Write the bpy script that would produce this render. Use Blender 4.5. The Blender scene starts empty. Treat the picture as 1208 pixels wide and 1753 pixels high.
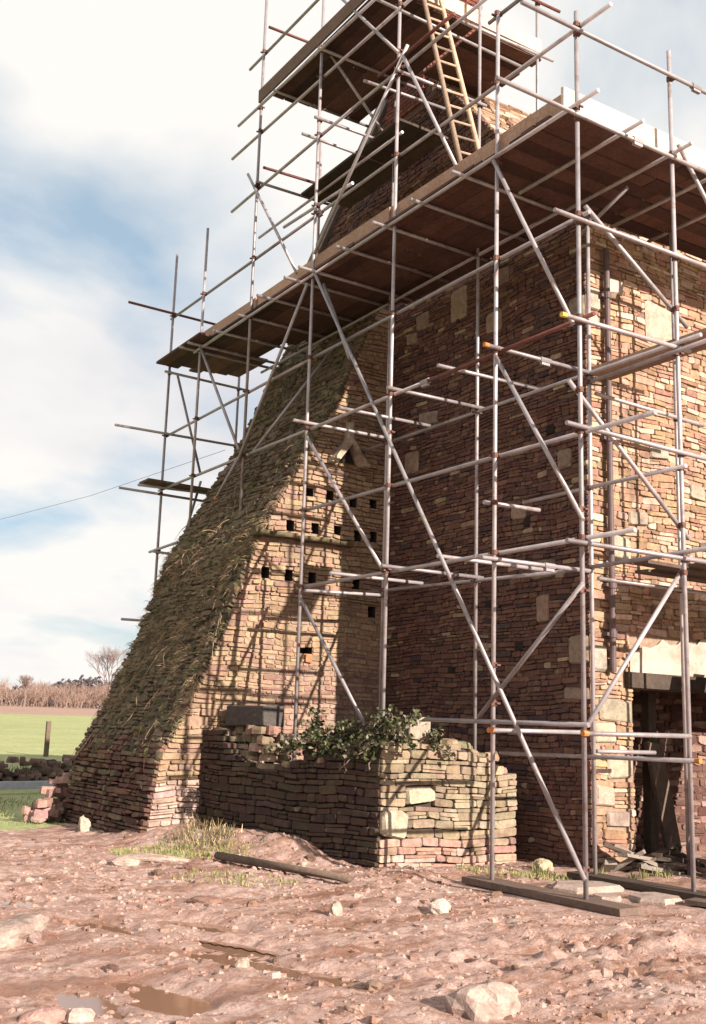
import bpy, math, random
import numpy as np
from mathutils import Vector, Matrix

rng = random.Random(7)
scene = bpy.context.scene
R = math.radians

# ------------------------------------------------------------------ camera
YAW, PITCH, ROLL = R(32.533), R(11.397), R(1.777)
FOC = 1865.76 / 1753.0
CAM = np.array([0.0, 0.0, 1.5])
_f = np.array([math.sin(YAW)*math.cos(PITCH), math.cos(YAW)*math.cos(PITCH), math.sin(PITCH)])
_r = np.array([math.cos(YAW), -math.sin(YAW), 0.0])
_u = np.cross(_r, _f)
_r2 = math.cos(ROLL)*_r + math.sin(ROLL)*_u
_u2 = -math.sin(ROLL)*_r + math.cos(ROLL)*_u
cam_data = bpy.data.cameras.new('camera')
cam = bpy.data.objects.new('camera', cam_data)
scene.collection.objects.link(cam)
cam_data.sensor_fit = 'VERTICAL'
cam_data.sensor_height = 36.0
cam_data.sensor_width = 24.8
cam_data.lens = 36.0 * FOC
cam_data.clip_start = 0.05
cam_data.clip_end = 5000
cam.matrix_world = Matrix(((_r2[0], _u2[0], -_f[0], CAM[0]), (_r2[1], _u2[1], -_f[1], CAM[1]),
                           (_r2[2], _u2[2], -_f[2], CAM[2]), (0, 0, 0, 1)))
scene.camera = cam

# ------------------------------------------------------------------ sky, sun, exposure
SUN_AZ = R(11.0)      # the light comes from -Y, a little from +X
SUN_EL = R(21.5)
world = bpy.data.worlds.new('World')
scene.world = world
world.use_nodes = True
wn = world.node_tree.nodes; wl = world.node_tree.links
wn.clear()
w_out = wn.new('ShaderNodeOutputWorld'); w_bg = wn.new('ShaderNodeBackground')
sky = wn.new('ShaderNodeTexSky'); sky.sky_type = 'NISHITA'; sky.sun_disc = False
sky.sun_elevation = SUN_EL; sky.sun_rotation = math.pi - SUN_AZ
sky.air_density = 1.0; sky.dust_density = 1.5; sky.ozone_density = 1.0
w_bg.inputs['Strength'].default_value = 0.055
tc = wn.new('ShaderNodeTexCoord')
sep = wn.new('ShaderNodeSeparateXYZ'); wl.new(tc.outputs['Generated'], sep.inputs[0])
zmax = wn.new('ShaderNodeMath'); zmax.operation = 'MAXIMUM'; zmax.inputs[1].default_value = 0.0
wl.new(sep.outputs['Z'], zmax.inputs[0])
zadd = wn.new('ShaderNodeMath'); zadd.operation = 'ADD'; zadd.inputs[1].default_value = 0.22
wl.new(zmax.outputs[0], zadd.inputs[0])
comb = wn.new('ShaderNodeCombineXYZ')
for k, ax in enumerate('XY'):
    dv = wn.new('ShaderNodeMath'); dv.operation = 'DIVIDE'
    wl.new(sep.outputs[ax], dv.inputs[0]); wl.new(zadd.outputs[0], dv.inputs[1])
    wl.new(dv.outputs[0], comb.inputs[k])
cl = wn.new('ShaderNodeTexNoise'); cl.inputs['Scale'].default_value = 1.55; cl.inputs['Detail'].default_value = 7.0
cl.inputs['Roughness'].default_value = 0.5; cl.inputs['Distortion'].default_value = 0.25
wmap = wn.new('ShaderNodeMapping'); wmap.inputs['Location'].default_value = (2.9, 6.0, 0.0)
wl.new(comb.outputs[0], wmap.inputs['Vector']); wl.new(wmap.outputs[0], cl.inputs['Vector'])
ramp = wn.new('ShaderNodeValToRGB')
ramp.color_ramp.elements[0].position = 0.33; ramp.color_ramp.elements[0].color = (0, 0, 0, 1)
ramp.color_ramp.elements[1].position = 0.51; ramp.color_ramp.elements[1].color = (1, 1, 1, 1)
wl.new(cl.outputs['Fac'], ramp.inputs[0])
cl2 = wn.new('ShaderNodeTexNoise'); cl2.inputs['Scale'].default_value = 1.1; cl2.inputs['Detail'].default_value = 5.0
wl.new(wmap.outputs[0], cl2.inputs['Vector'])
ramp2 = wn.new('ShaderNodeValToRGB')
ramp2.color_ramp.elements[0].position = 0.30; ramp2.color_ramp.elements[0].color = (6.3, 6.35, 6.8, 1)
ramp2.color_ramp.elements[1].position = 0.54; ramp2.color_ramp.elements[1].color = (8.6, 8.35, 8.0, 1)
wl.new(cl2.outputs['Fac'], ramp2.inputs[0])
skyw = wn.new('ShaderNodeMix'); skyw.data_type = 'RGBA'; skyw.blend_type = 'MIX'
skyw.inputs['Factor'].default_value = 0.5
wl.new(sky.outputs[0], skyw.inputs['A']); skyw.inputs['B'].default_value = (5.4, 7.0, 8.2, 1)
cmix = wn.new('ShaderNodeMix'); cmix.data_type = 'RGBA'
wl.new(ramp.outputs[0], cmix.inputs['Factor']); wl.new(skyw.outputs['Result'], cmix.inputs['A'])
wl.new(ramp2.outputs[0], cmix.inputs['B'])
wl.new(cmix.outputs['Result'], w_bg.inputs['Color']); wl.new(w_bg.outputs[0], w_out.inputs[0])

sun_d = bpy.data.lights.new('sun', 'SUN'); sun_d.energy = 5.0; sun_d.angle = R(0.5); sun_d.color = (1.0, 0.905, 0.79)
sun = bpy.data.objects.new('sun', sun_d); scene.collection.objects.link(sun)
_ld = Vector((-math.sin(SUN_AZ)*math.cos(SUN_EL), math.cos(SUN_AZ)*math.cos(SUN_EL), -math.sin(SUN_EL)))
sun.rotation_euler = _ld.to_track_quat('-Z', 'Y').to_euler()
sun.location = (10, -40, 30)

scene.view_settings.view_transform = 'Standard'
scene.view_settings.look = 'None'
scene.view_settings.exposure = 1.1
scene.view_settings.gamma = 1.0
scene.view_settings.use_curve_mapping = False
scene.render.engine = 'CYCLES'
scene.cycles.max_bounces = 6
scene.cycles.diffuse_bounces = 2

# ------------------------------------------------------------------ helpers
C = scene.collection


def project(P):
    P = np.atleast_2d(np.asarray(P, float)) - CAM
    d = P @ _f
    return np.stack([0.5 + FOC*1753/1208*(P @ _r2)/d, 0.5 - FOC*(P @ _u2)/d, d], 1)


def wpos(o):
    v = Vector((0, 0, 0))
    while o is not None:
        v = v + Vector(o.location); o = o.parent
    return v


def put(name, data, parent=None, loc=(0, 0, 0)):
    """link an object; loc is its world position"""
    o = bpy.data.objects.new(name, data)
    C.objects.link(o)
    if parent is not None:
        o.parent = parent
        o.location = Vector(loc) - wpos(parent)
    else:
        o.location = loc
    return o


def tag(o, label=None, cat=None, group=None, kind=None):
    if label: o['label'] = label
    if cat: o['category'] = cat
    if group: o['group'] = group
    if kind: o['kind'] = kind
    return o


def thing(name, label, cat, loc=(0, 0, 0), group=None):
    return tag(put(name, None, None, loc), label, cat, group)


class MB:
    """collects vertices, faces and a colour for each vertex"""
    def __init__(self):
        self.v = []; self.f = []; self.c = []

    def add(self, verts, faces, col=(0.5, 0.5, 0.5)):
        b = len(self.v)
        self.v.extend([tuple(map(float, p)) for p in verts])
        self.f.extend([tuple(b+i for i in q) for q in faces])
        self.c.extend([col]*len(verts))
        return b

    def box(self, c, ax, ay, az, col=(.5, .5, .5), jit=0.0):
        """box about centre c with half axes ax, ay, az (vectors)"""
        c = np.array(c, float); ax, ay, az = (np.array(a, float) for a in (ax, ay, az))
        P = []
        for k in (-1, 1):
            for j in (-1, 1):
                for i in (-1, 1):
                    p = c + i*ax + j*ay + k*az
                    if jit:
                        p = p + np.array([rng.uniform(-jit, jit) for _ in range(3)])
                    P.append(p)
        F = [(0, 2, 3, 1), (4, 5, 7, 6), (0, 1, 5, 4), (2, 6, 7, 3), (0, 4, 6, 2), (1, 3, 7, 5)]
        if np.dot(np.cross(ax, ay), az) < 0:
            F = [q[::-1] for q in F]
        self.add(P, F, col)

    def tube(self, pts, rad, n=8, col=(.5, .5, .5), cap=True):
        pts = [np.array(p, float) for p in pts]
        if not isinstance(rad, (list, tuple)): rad = [rad]*len(pts)
        base = len(self.v); V = []
        ref = None
        for i, p in enumerate(pts):
            d = pts[min(i+1, len(pts)-1)] - pts[max(i-1, 0)]
            d = d/(np.linalg.norm(d)+1e-9)
            if ref is None:
                ref = np.array([0, 0, 1.0]) if abs(d[2]) < .9 else np.array([1.0, 0, 0])
            a = np.cross(d, ref); a /= np.linalg.norm(a)+1e-9
            b = np.cross(d, a)
            ref = np.cross(a, d) if False else ref
            for k in range(n):
                t = 2*math.pi*k/n
                V.append(p + rad[i]*(math.cos(t)*a + math.sin(t)*b))
        F = []
        for i in range(len(pts)-1):
            for k in range(n):
                k2 = (k+1) % n
                F.append((i*n+k, i*n+k2, (i+1)*n+k2, (i+1)*n+k))
        if cap:
            F.append(tuple(range(n))[::-1]); F.append(tuple((len(pts)-1)*n+k for k in range(n)))
        self.add(V, F, col)

    def mesh(self, name, mat, smooth=False, off=(0, 0, 0)):
        me = bpy.data.meshes.new(name)
        V = np.array(self.v, float).reshape(-1, 3) - np.array(off, float)
        me.from_pydata(V.tolist(), [], self.f)
        ca = me.color_attributes.new('tint', 'FLOAT_COLOR', 'POINT')
        cc = np.ones((len(self.v), 4), np.float32)
        cc[:, :3] = np.array(self.c, np.float32).reshape(-1, 3)
        ca.data.foreach_set('color', cc.ravel())
        if mat is not None: me.materials.append(mat)
        if smooth:
            me.polygons.foreach_set('use_smooth', [True]*len(me.polygons))
        me.update()
        return me

    def build(self, name, mat, parent=None, smooth=False, loc=None):
        if loc is None:
            V = np.array(self.v, float).reshape(-1, 3)
            loc = (V.min(0)+V.max(0))/2
        return put(name, self.mesh(name, mat, smooth, loc), parent, loc)


# value noise in numpy, for terrain and scatter masks
def _hash(ix, iy, s):
    h = (ix*374761393 + iy*668265263 + s*1442695041) & 0xFFFFFFFF
    h = ((h ^ (h >> 13))*1274126177) & 0xFFFFFFFF
    return ((h ^ (h >> 16)) & 0xFFFF)/65535.0


def vnoise(x, y, s=0):
    x = np.asarray(x, float); y = np.asarray(y, float)
    ix = np.floor(x).astype(np.int64); iy = np.floor(y).astype(np.int64)
    fx = x-ix; fy = y-iy
    fx = fx*fx*(3-2*fx); fy = fy*fy*(3-2*fy)
    a = _hash(ix, iy, s); b = _hash(ix+1, iy, s); c = _hash(ix, iy+1, s); d = _hash(ix+1, iy+1, s)
    return (a*(1-fx)+b*fx)*(1-fy) + (c*(1-fx)+d*fx)*fy


def fbm(x, y, s=0, o=4, g=0.5):
    t = 0; a = 1; n = 0
    for k in range(o):
        t = t + a*vnoise(np.asarray(x)*2**k, np.asarray(y)*2**k, s+17*k); n += a; a *= g
    return t/n


# ------------------------------------------------------------------ materials
def mat_new(name):
    m = bpy.data.materials.new(name); m.use_nodes = True
    nt = m.node_tree; nt.nodes.clear()
    out = nt.nodes.new('ShaderNodeOutputMaterial'); b = nt.nodes.new('ShaderNodeBsdfPrincipled')
    nt.links.new(b.outputs[0], out.inputs[0])
    return m, nt, b


def nd(nt, t, **kw):
    n = nt.nodes.new(t)
    for k, v in kw.items():
        if hasattr(n, k): setattr(n, k, v)
        else: n.inputs[k.replace('_', ' ')].default_value = v
    return n


def noise(nt, vec, scale, detail=4.0, rough=0.55):
    n = nt.nodes.new('ShaderNodeTexNoise'); n.inputs['Scale'].default_value = scale
    n.inputs['Detail'].default_value = detail; n.inputs['Roughness'].default_value = rough
    nt.links.new(vec, n.inputs['Vector'])
    return n.outputs['Fac']


def rampf(nt, fac, p0, p1, c0=(0, 0, 0, 1), c1=(1, 1, 1, 1)):
    r = nt.nodes.new('ShaderNodeValToRGB'); e = r.color_ramp.elements
    e[0].position = p0; e[1].position = p1; e[0].color = c0; e[1].color = c1
    nt.links.new(fac, r.inputs[0])
    return r.outputs[0]


def mix(nt, fac, a, b, mode='MIX'):
    m = nt.nodes.new('ShaderNodeMix'); m.data_type = 'RGBA'; m.blend_type = mode
    for s, v in (('Factor', fac), ('A', a), ('B', b)):
        if hasattr(v, 'links') or isinstance(v, bpy.types.NodeSocket): nt.links.new(v, m.inputs[s])
        else: m.inputs[s].default_value = v
    return m.outputs['Result']


def bump(nt, b, h, strength, dist):
    n = nt.nodes.new('ShaderNodeBump'); n.inputs['Strength'].default_value = strength
    n.inputs['Distance'].default_value = dist
    nt.links.new(h, n.inputs['Height']); nt.links.new(n.outputs[0], b.inputs['Normal'])


def coords(nt):
    g = nt.nodes.new('ShaderNodeNewGeometry'); return g.outputs['Position']


def tint(nt):
    a = nt.nodes.new('ShaderNodeAttribute'); a.attribute_name = 'tint'; return a.outputs['Color']


def stone_material(name, moss=0.0, moss_col=(.05, .052, .02, 1), bmp=0.9):
    m, nt, b = mat_new(name); P = coords(nt)
    n1 = noise(nt, P, 14, 5, .65); n2 = noise(nt, P, 55, 4, .7); n3 = noise(nt, P, 2.3, 4, .6)
    col = tint(nt)
    col = mix(nt, 1.0, col, rampf(nt, n1, .25, .75, (.62, .60, .62, 1), (1.28, 1.25, 1.2, 1)), 'MULTIPLY')
    col = mix(nt, 1.0, col, rampf(nt, n2, .3, .7, (.78, .76, .76, 1), (1.16, 1.16, 1.14, 1)), 'MULTIPLY')
    # lichen flecks and soot stains
    col = mix(nt, rampf(nt, noise(nt, P, 7.5, 6, .7), .62, .72, (0, 0, 0, 1), (.55, .55, .55, 1)), col, (.29, .25, .19, 1))
    col = mix(nt, rampf(nt, n3, .52, .72, (0, 0, 0, 1), (.6, .6, .6, 1)), col, (.07, .045, .042, 1))
    if moss > 0:
        nm = noise(nt, P, 3.1, 6, .72)
        col = mix(nt, rampf(nt, nm, .62-.24*moss, .74-.18*moss, (0, 0, 0, 1), (.85, .85, .85, 1)), col, moss_col)
    nt.links.new(col, b.inputs['Base Color']); b.inputs['Roughness'].default_value = .92
    b.inputs['Specular IOR Level'].default_value = .2
    h = mix(nt, .5, n1, n2); bump(nt, b, h, bmp, .02)
    return m


M = {}
M['stone'] = stone_material('rubble_stone', 0.0)
M['stone_moss'] = stone_material('mossy_stone', 0.4, (.062, .055, .026, 1))
M['stone_low'] = stone_material('field_wall_stone', 0.08, (.13, .115, .06, 1))


def plain(name, col, rough=.8, metal=0.0, var=.25, scale=9, bmp=.3, spec=.3, streak=None):
    m, nt, b = mat_new(name); P = coords(nt)
    n = noise(nt, P, scale, 5, .65)
    c = mix(nt, 1.0, (*col, 1), rampf(nt, n, .25, .75, (1-var,)*3+(1,), (1+var,)*3+(1,)), 'MULTIPLY')
    if streak:
        c = mix(nt, rampf(nt, noise(nt, P, streak[1], 6, .7), .52, .68, (0, 0, 0, 1), (streak[2],)*3+(1,)), c, (*streak[0], 1))
    nt.links.new(c, b.inputs['Base Color'])
    b.inputs['Roughness'].default_value = rough; b.inputs['Metallic'].default_value = metal
    b.inputs['Specular IOR Level'].default_value = spec
    if bmp: bump(nt, b, noise(nt, P, scale*5, 4, .7), bmp, .01)
    return m


M['mortar'] = plain('earth_mortar', (.125, .072, .06), .97, var=.35, scale=20, bmp=.8)
M['mortar_pale'] = plain('lime_mortar', (.285, .19, .135), .97, var=.3, scale=20, bmp=.8)
M['dark_earth'] = plain('packed_earth', (.05, .036, .03), .98, var=.4, scale=16, bmp=.8)
M['void'] = plain('recess_shade', (.03, .024, .022), 1.0, var=.3, bmp=.2, spec=.05)  # near-black that paints the shade of openings on flat pieces
def steel_material():
    m, nt, b = mat_new('galvanised_tube'); P = coords(nt)
    oi = nt.nodes.new('ShaderNodeObjectInfo')
    c = mix(nt, rampf(nt, noise(nt, P, 5, 5, .65), .3, .7), (.265, .238, .244, 1), (.39, .352, .352, 1))
    c = mix(nt, 1.0, c, rampf(nt, oi.outputs['Random'], 0, 1, (.72, .70, .72, 1), (1.2, 1.17, 1.18, 1)), 'MULTIPLY')
    c = mix(nt, rampf(nt, noise(nt, P, 4.2, 7, .72), .54, .66, (0, 0, 0, 1), (.6, .6, .6, 1)), c, (.17, .095, .07, 1))
    c = mix(nt, rampf(nt, noise(nt, P, 13, 6, .7), .62, .68, (0, 0, 0, 1), (.7, .7, .7, 1)), c, (.42, .38, .35, 1))
    nt.links.new(c, b.inputs['Base Color']); b.inputs['Roughness'].default_value = .5; b.inputs['Metallic'].default_value = .35
    bump(nt, b, noise(nt, P, 40, 4, .7), .15, .01)
    return m


M['steel'] = steel_material()
M['rust_steel'] = plain('rusty_tube', (.14, .05, .04), .7, .15, .3, 9, .3, .3)
M['coupler'] = plain('rusty_coupler', (.13, .065, .05), .75, .3, .5, 30, .3, .3)
M['cap'] = plain('orange_cap', (.50, .17, .04), .6, 0, .15, 20, 0, .4)
M['cap_yellow'] = plain('yellow_cap', (.6, .42, .08), .6, 0, .15, 20, 0, .4)
M['plaster'] = plain('old_plaster', (.40, .33, .275), .95, var=.3, scale=4, bmp=.6, streak=((.26, .19, .14), 3.0, .7))
M['brick'] = stone_material('red_brick', 0.0, bmp=.5)
M['pipe'] = plain('painted_iron_pipe', (.10, .066, .066), .6, .0, .3, 8, .1)
M['lead'] = plain('weathered_verge', (.17, .155, .15), .85, 0, .3, 7, .4)
M['slate'] = plain('stone_slate', (.22, .18, .15), .9, 0, .3, 8, .6)


def wood_material(name, c0, c1, rough=.85):
    m, nt, b = mat_new(name)
    tcn = nt.nodes.new('ShaderNodeTexCoord'); mp = nt.nodes.new('ShaderNodeMapping')
    nt.links.new(tcn.outputs['UV'], mp.inputs[0])
    # boards carry no UVs: grain follows the object's own long axis, which lies along local X or Y
    oi = nt.nodes.new('ShaderNodeObjectInfo'); P = coords(nt)
    nt.nodes.remove(mp); nt.nodes.remove(tcn)
    n1 = noise(nt, P, 3.0, 6, .7); n2 = noise(nt, P, 26, 4, .7)
    c = mix(nt, rampf(nt, n1, .3, .7), (*c0, 1), (*c1, 1))
    c = mix(nt, 1.0, c, rampf(nt, n2, .3, .7, (.7, .7, .7, 1), (1.2, 1.2, 1.2, 1)), 'MULTIPLY')
    c = mix(nt, 1.0, c, rampf(nt, oi.outputs['Random'], 0, 1, (.48, .48, .5, 1), (1.55, 1.45, 1.38, 1)), 'MULTIPLY')
    nt.links.new(c, b.inputs['Base Color']); b.inputs['Roughness'].default_value = rough
    b.inputs['Specular IOR Level'].default_value = .2
    bump(nt, b, n2, .4, .01)
    return m


M['board'] = wood_material('scaffold_board', (.105, .054, .043), (.06, .032, .028))
M['toe'] = wood_material('toe_board', (.34, .235, .18), (.25, .165, .125))
M['sunlit_board'] = wood_material('sunlit_toe_board', (.52, .43, .36), (.42, .335, .275))  # paler copy of the toe board wood, sunlight put into its colour
M['ladder'] = wood_material('ladder_pole', (.37, .275, .21), (.30, .215, .16))
M['oldwood'] = wood_material('weathered_timber', (.12, .09, .07), (.07, .052, .042))


def leaf_material(name, trans=.25):
    m, nt, b = mat_new(name)
    P = coords(nt)
    c = mix(nt, 1.0, tint(nt), rampf(nt, noise(nt, P, 6, 4, .6), .3, .7, (.7, .7, .7, 1), (1.25, 1.25, 1.2, 1)), 'MULTIPLY')
    nt.links.new(c, b.inputs['Base Color']); b.inputs['Roughness'].default_value = .75
    b.inputs['Specular IOR Level'].default_value = .25
    return m


M['leaf'] = leaf_material('plant_matter')
M['bark'] = plain('bare_bark', (.20, .135, .12), .95, 0, .3, 3, 0)


def mud_material():
    m, nt, b = mat_new('red_mud'); P = coords(nt)
    mp = nt.nodes.new('ShaderNodeMapping'); nt.links.new(P, mp.inputs['Vector'])
    mp.inputs['Rotation'].default_value = (0, 0, R(-107)); mp.inputs['Scale'].default_value = (.42, 2.1, 1.0)
    S = mp.outputs[0]                                          # drawn out along the wheel tracks
    n1 = noise(nt, P, 1.3, 7, .68); n2 = noise(nt, P, 8, 7, .72); n3 = noise(nt, P, 38, 5, .75); n4 = noise(nt, S, 1.5, 6, .66)
    c = mix(nt, rampf(nt, n1, .36, .62), (.405, .25, .205, 1), (.525, .365, .312, 1))
    c = mix(nt, rampf(nt, n2, .40, .56, (.85, .85, .85, 1), (0, 0, 0, 1)), c, (.27, .138, .098, 1))
    c = mix(nt, rampf(nt, n3, .55, .66), c, (.55, .415, .36, 1))
    c = mix(nt, rampf(nt, n3, .30, .42, (.7, .7, .7, 1), (0, 0, 0, 1)), c, (.17, .085, .065, 1))
    wet = rampf(nt, n4, .50, .60)
    c = mix(nt, mix(nt, .72, (0, 0, 0, 1), wet), c, (.235, .108, .065, 1))
    nt.links.new(c, b.inputs['Base Color'])
    nt.links.new(rampf(nt, wet, 0, 1, (.85, .85, .85, 1), (.42, .42, .42, 1)), b.inputs['Roughness'])
    b.inputs['Specular IOR Level'].default_value = .35
    bump(nt, b, mix(nt, .55, n2, n3), 1.0, .034)
    return m


M['mud'] = mud_material()


def turf_material(name, a, bb, scale):
    m, nt, b = mat_new(name); P = coords(nt)
    c = mix(nt, rampf(nt, noise(nt, P, scale, 6, .65), .35, .65), (*a, 1), (*bb, 1))
    c = mix(nt, 1.0, c, rampf(nt, noise(nt, P, scale*14, 4, .7), .3, .7, (.75, .75, .75, 1), (1.2, 1.2, 1.2, 1)), 'MULTIPLY')
    nt.links.new(c, b.inputs['Base Color']); b.inputs['Roughness'].default_value = .95
    b.inputs['Specular IOR Level'].default_value = .1
    bump(nt, b, noise(nt, P, scale*20, 3, .7), .8, .05)
    return m


M['turf'] = turf_material('pasture', (.29, .31, .14), (.36, .36, .18), .35)
M['plough'] = turf_material('ploughed_soil', (.33, .215, .17), (.37, .25, .20), .2)
m, nt, b = mat_new('puddle_water')
b.inputs['Base Color'].default_value = (.24, .13, .085, 1); b.inputs['Roughness'].default_value = .06
b.inputs['Specular IOR Level'].default_value = .5
P = coords(nt); bump(nt, b, noise(nt, P, 5, 2, .5), .05, .01)
M['water'] = m

# ------------------------------------------------------------------ masonry
def warp(u, v):
    return .014*math.sin(u*1.9+v*.8+1.3)+.009*math.sin(u*4.3-v*1.7)+.006*math.sin(u*9.1+v*3.1)


def courses(r, span, v0, v1, hr, lr, gap, holes=(), blocks=(), split=.22):
    """rows of stones inside span(v): list of (u0,u1,v0,v1)"""
    out = []; v = v0
    while v < v1-0.02:
        h = r.uniform(*hr)
        if v+h > v1: h = v1-v
        a, bb = span(v+h/2)
        iv = [(a, bb)]
        for (hu0, hu1, hv0, hv1) in list(holes)+list(blocks):
            if min(v+h, hv1)-max(v, hv0) > .35*h:
                nv = []
                for (p, q) in iv:
                    if hu1 <= p or hu0 >= q: nv.append((p, q)); continue
                    if hu0-p > .05: nv.append((p, hu0))
                    if q-hu1 > .05: nv.append((hu1, q))
                iv = nv
        for (p, q) in iv:
            u = p
            while u < q-1e-6:
                L = lr[0]+(lr[1]-lr[0])*r.random()**1.5; L *= (1.0 if r.random() > .2 else .55)
                if q-u-L < lr[0]*.5: L = q-u
                e = min(u+L, q)
                if h > .062 and L > .16 and r.random() < split:      # two thin stones in one bed
                    m_ = v+h*r.uniform(.35, .65); k_ = u+(e-u)*r.uniform(.3, .7)
                    out.append((u+gap/2, e-gap/2, v+gap/2, m_-gap/3)) if r.random() < .5 else out.extend(
                        [(u+gap/2, k_-gap/2, v+gap/2, m_-gap/3), (k_+gap/2, e-gap/2, v+gap/2, m_-gap/3)])
                    out.append((u+gap/2, e-gap/2, m_+gap/3, v+h-gap/2))
                else:
                    out.append((u+gap/2, e-gap/2, v+gap/2, v+h-gap/2))
                u += L
        v += h
    return [s for s in out if s[1]-s[0] > .03 and s[3]-s[2] > .02]


def stone_geo(r, mapf, rect, proud, depth, flip, rough=1.0, dowarp=True):
    u0, u1, v0, v1 = rect
    w, h = u1-u0, v1-v0; k = min(w, h)
    c = [k*r.uniform(.10, .30)*rough for _ in range(4)]
    j = lambda: r.uniform(-.09, .09)*k*rough
    w0, w1, w2, w3 = (r.uniform(-.18, .18)*k*rough for _ in range(4))
    ring = [(u0+c[0]*1.6, v0+w0), (u1-c[1]*1.6, v0+w1), (u1+j(), v0+c[1]+w1), (u1+j(), v1-c[2]+w2),
            (u1-c[2]*1.6, v1+w2), (u0+c[3]*1.6, v1+w3), (u0+j(), v1-c[3]+w3), (u0+j(), v0+c[0]+w0)]
    cu, cv = (u0+u1)/2, (v0+v1)/2
    bev = k*r.uniform(.06, .16)
    tu, tv = r.uniform(-.25, .25)*rough, r.uniform(-.3, .3)*rough
    V = []
    wv = (lambda u, v: warp(u, v)) if dowarp else (lambda u, v: 0.0)
    for (u, v) in ring: V.append(mapf(u, v+wv(u, v), -depth))
    for (u, v) in ring: V.append(mapf(u, v+wv(u, v), proud*.25))
    for (u, v) in ring:
        du, dv = cu-u, cv-v
        L = math.hypot(du, dv)+1e-6
        uu, vv = u+du/L*bev, v+dv/L*bev
        V.append(mapf(uu, vv+wv(u, v), proud*(1+tu*(uu-cu)/w*2+tv*(vv-cv)/h*2)))
    F = [tuple(range(16, 24))]
    for i in range(8):
        i2 = (i+1) % 8
        F.append((8+i, 8+i2, 16+i2, 16+i)); F.append((i, i2, 8+i2, 8+i))
    if flip: F = [q[::-1] for q in F]
    return V, F


def panel(mb, mapf, span, v0, v1, holes, flip, col, brk=()):
    """flat wall core with real openings"""
    bs = sorted(set([v0, v1]+[x for h in holes for x in h[2:4] if v0 < x < v1]+[x for x in brk if v0 < x < v1]))
    for a, bb in zip(bs[:-1], bs[1:]):
        l0, r0 = span(a+1e-4); l1, r1 = span(bb-1e-4)
        hs = sorted([h for h in holes if h[2] < bb-1e-5 and h[3] > a+1e-5])
        cuts = [(l0, l1)]
        for h in hs: cuts += [(h[0], h[0]), (h[1], h[1])]
        cuts.append((r0, r1))
        for i in range(0, len(cuts), 2):
            (a0, a1), (b0, b1) = cuts[i], cuts[i+1]
            if b0-a0 < 1e-4 and b1-a1 < 1e-4: continue
            q = [mapf(a0, a, 0), mapf(b0, a, 0), mapf(b1, bb, 0), mapf(a1, bb, 0)]
            mb.add(q, [(0, 1, 2, 3)[::-1] if flip else (0, 1, 2, 3)], col)


def recess(mb, mapf, h, depth, flip, col):
    u0, u1, v0, v1 = h
    V = [mapf(u, v, d) for d in (0, -depth) for (u, v) in ((u0, v0), (u1, v0), (u1, v1), (u0, v1))]
    F = [(4, 5, 6, 7), (0, 4, 7, 3), (1, 2, 6, 5), (0, 1, 5, 4), (3, 7, 6, 2)]
    if flip: F = [q[::-1] for q in F]
    mb.add(V, F, col)


def lay(r, stones, mapf, flip, palette, proud, depth, mat, parent, keep, score, name='stone', rough=1.0, mass='rubble_masonry', dowarp=True):
    """build stones: the `keep` that show largest as objects, the rest as one mass"""
    sc = []
    for s in stones:
        p = np.array(mapf((s[0]+s[1])/2, (s[2]+s[3])/2, 0))
        pr = project(p)[0]
        ins = (-.02 < pr[0] < 1.02) and (-.02 < pr[1] < 1.02) and pr[2] > 0
        sc.append((s[1]-s[0])*(s[3]-s[2])/pr[2]**2*(1 if ins else .001)*score(s))
    order = sorted(range(len(stones)), key=lambda i: -sc[i])
    big = set(order[:keep]); mb = MB()
    for i, s in enumerate(stones):
        V, F = stone_geo(r, mapf, s, r.uniform(*(proud(s) if callable(proud) else proud)), depth, flip, rough, dowarp)
        col = palette(r, s)
        if i in big:
            one = MB(); one.add(V, F, col); one.build(name, mat, parent)
        else:
            mb.add(V, F, col)
    if mb.v:
        tag(mb.build(mass, mat, parent), kind='stuff')


def pick(r, cols, var=.08):
    c = r.choice(cols); k = 1+r.uniform(-var, var)*1.6
    return tuple(max(0.01, x*k*(1+r.uniform(-.05, .05))) for x in c)


RED = [(.135, .070, .056), (.15, .080, .062), (.122, .064, .054), (.165, .092, .068), (.14, .075, .064), (.108, .058, .05), (.18, .105, .078)]
BUFF = [(.315, .235, .155), (.285, .21, .145), (.34, .26, .175), (.255, .185, .125), (.32, .225, .165), (.235, .17, .12), (.335, .27, .18)]
PINK = [(.32, .205, .165), (.285, .175, .14), (.355, .25, .205), (.26, .16, .13)]
PALE = [(.40, .34, .27), (.45, .39, .32), (.36, .30, .24)]

# ================================================================== ground
def terrain(x, y):
    x = np.asarray(x, float); y = np.asarray(y, float)
    r = np.hypot(x, y)
    z = np.where(r > 25, .0268*(r-25), 0.0)
    z = np.minimum(z, 3.6+.002*r)
    return z


PUDDLES = [  # x, y, half length, half width, angle, depth
    (3.20, 8.42, .38, .16, 104, .05), (3.95, 8.20, .62, .20, 116, .055), (3.68, 6.60, .98, .21, 107, .06), (2.76, 6.25, .60, .22, 96, .06),
    (3.80, 7.35, .50, .15, 107, .05), (2.33, 6.27, .36, .15, 90, .055), (2.98, 9.85, .30, .13, 105, .05), (3.85, 6.35, .50, .16, 130, .05),
    (4.85, 7.7, .50, .14, 125, .045), (5.6, 6.25, .32, .10, 172, .04)]
BANK0, BANK1 = np.array([6.75, 11.9]), np.array([6.3, 14.0])


def seg_dist(x, y, a, b):
    d = b-a; t = np.clip(((x-a[0])*d[0]+(y-a[1])*d[1])/(d@d), 0, 1)
    return np.hypot(x-a[0]-t*d[0], y-a[1]-t*d[1])


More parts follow.
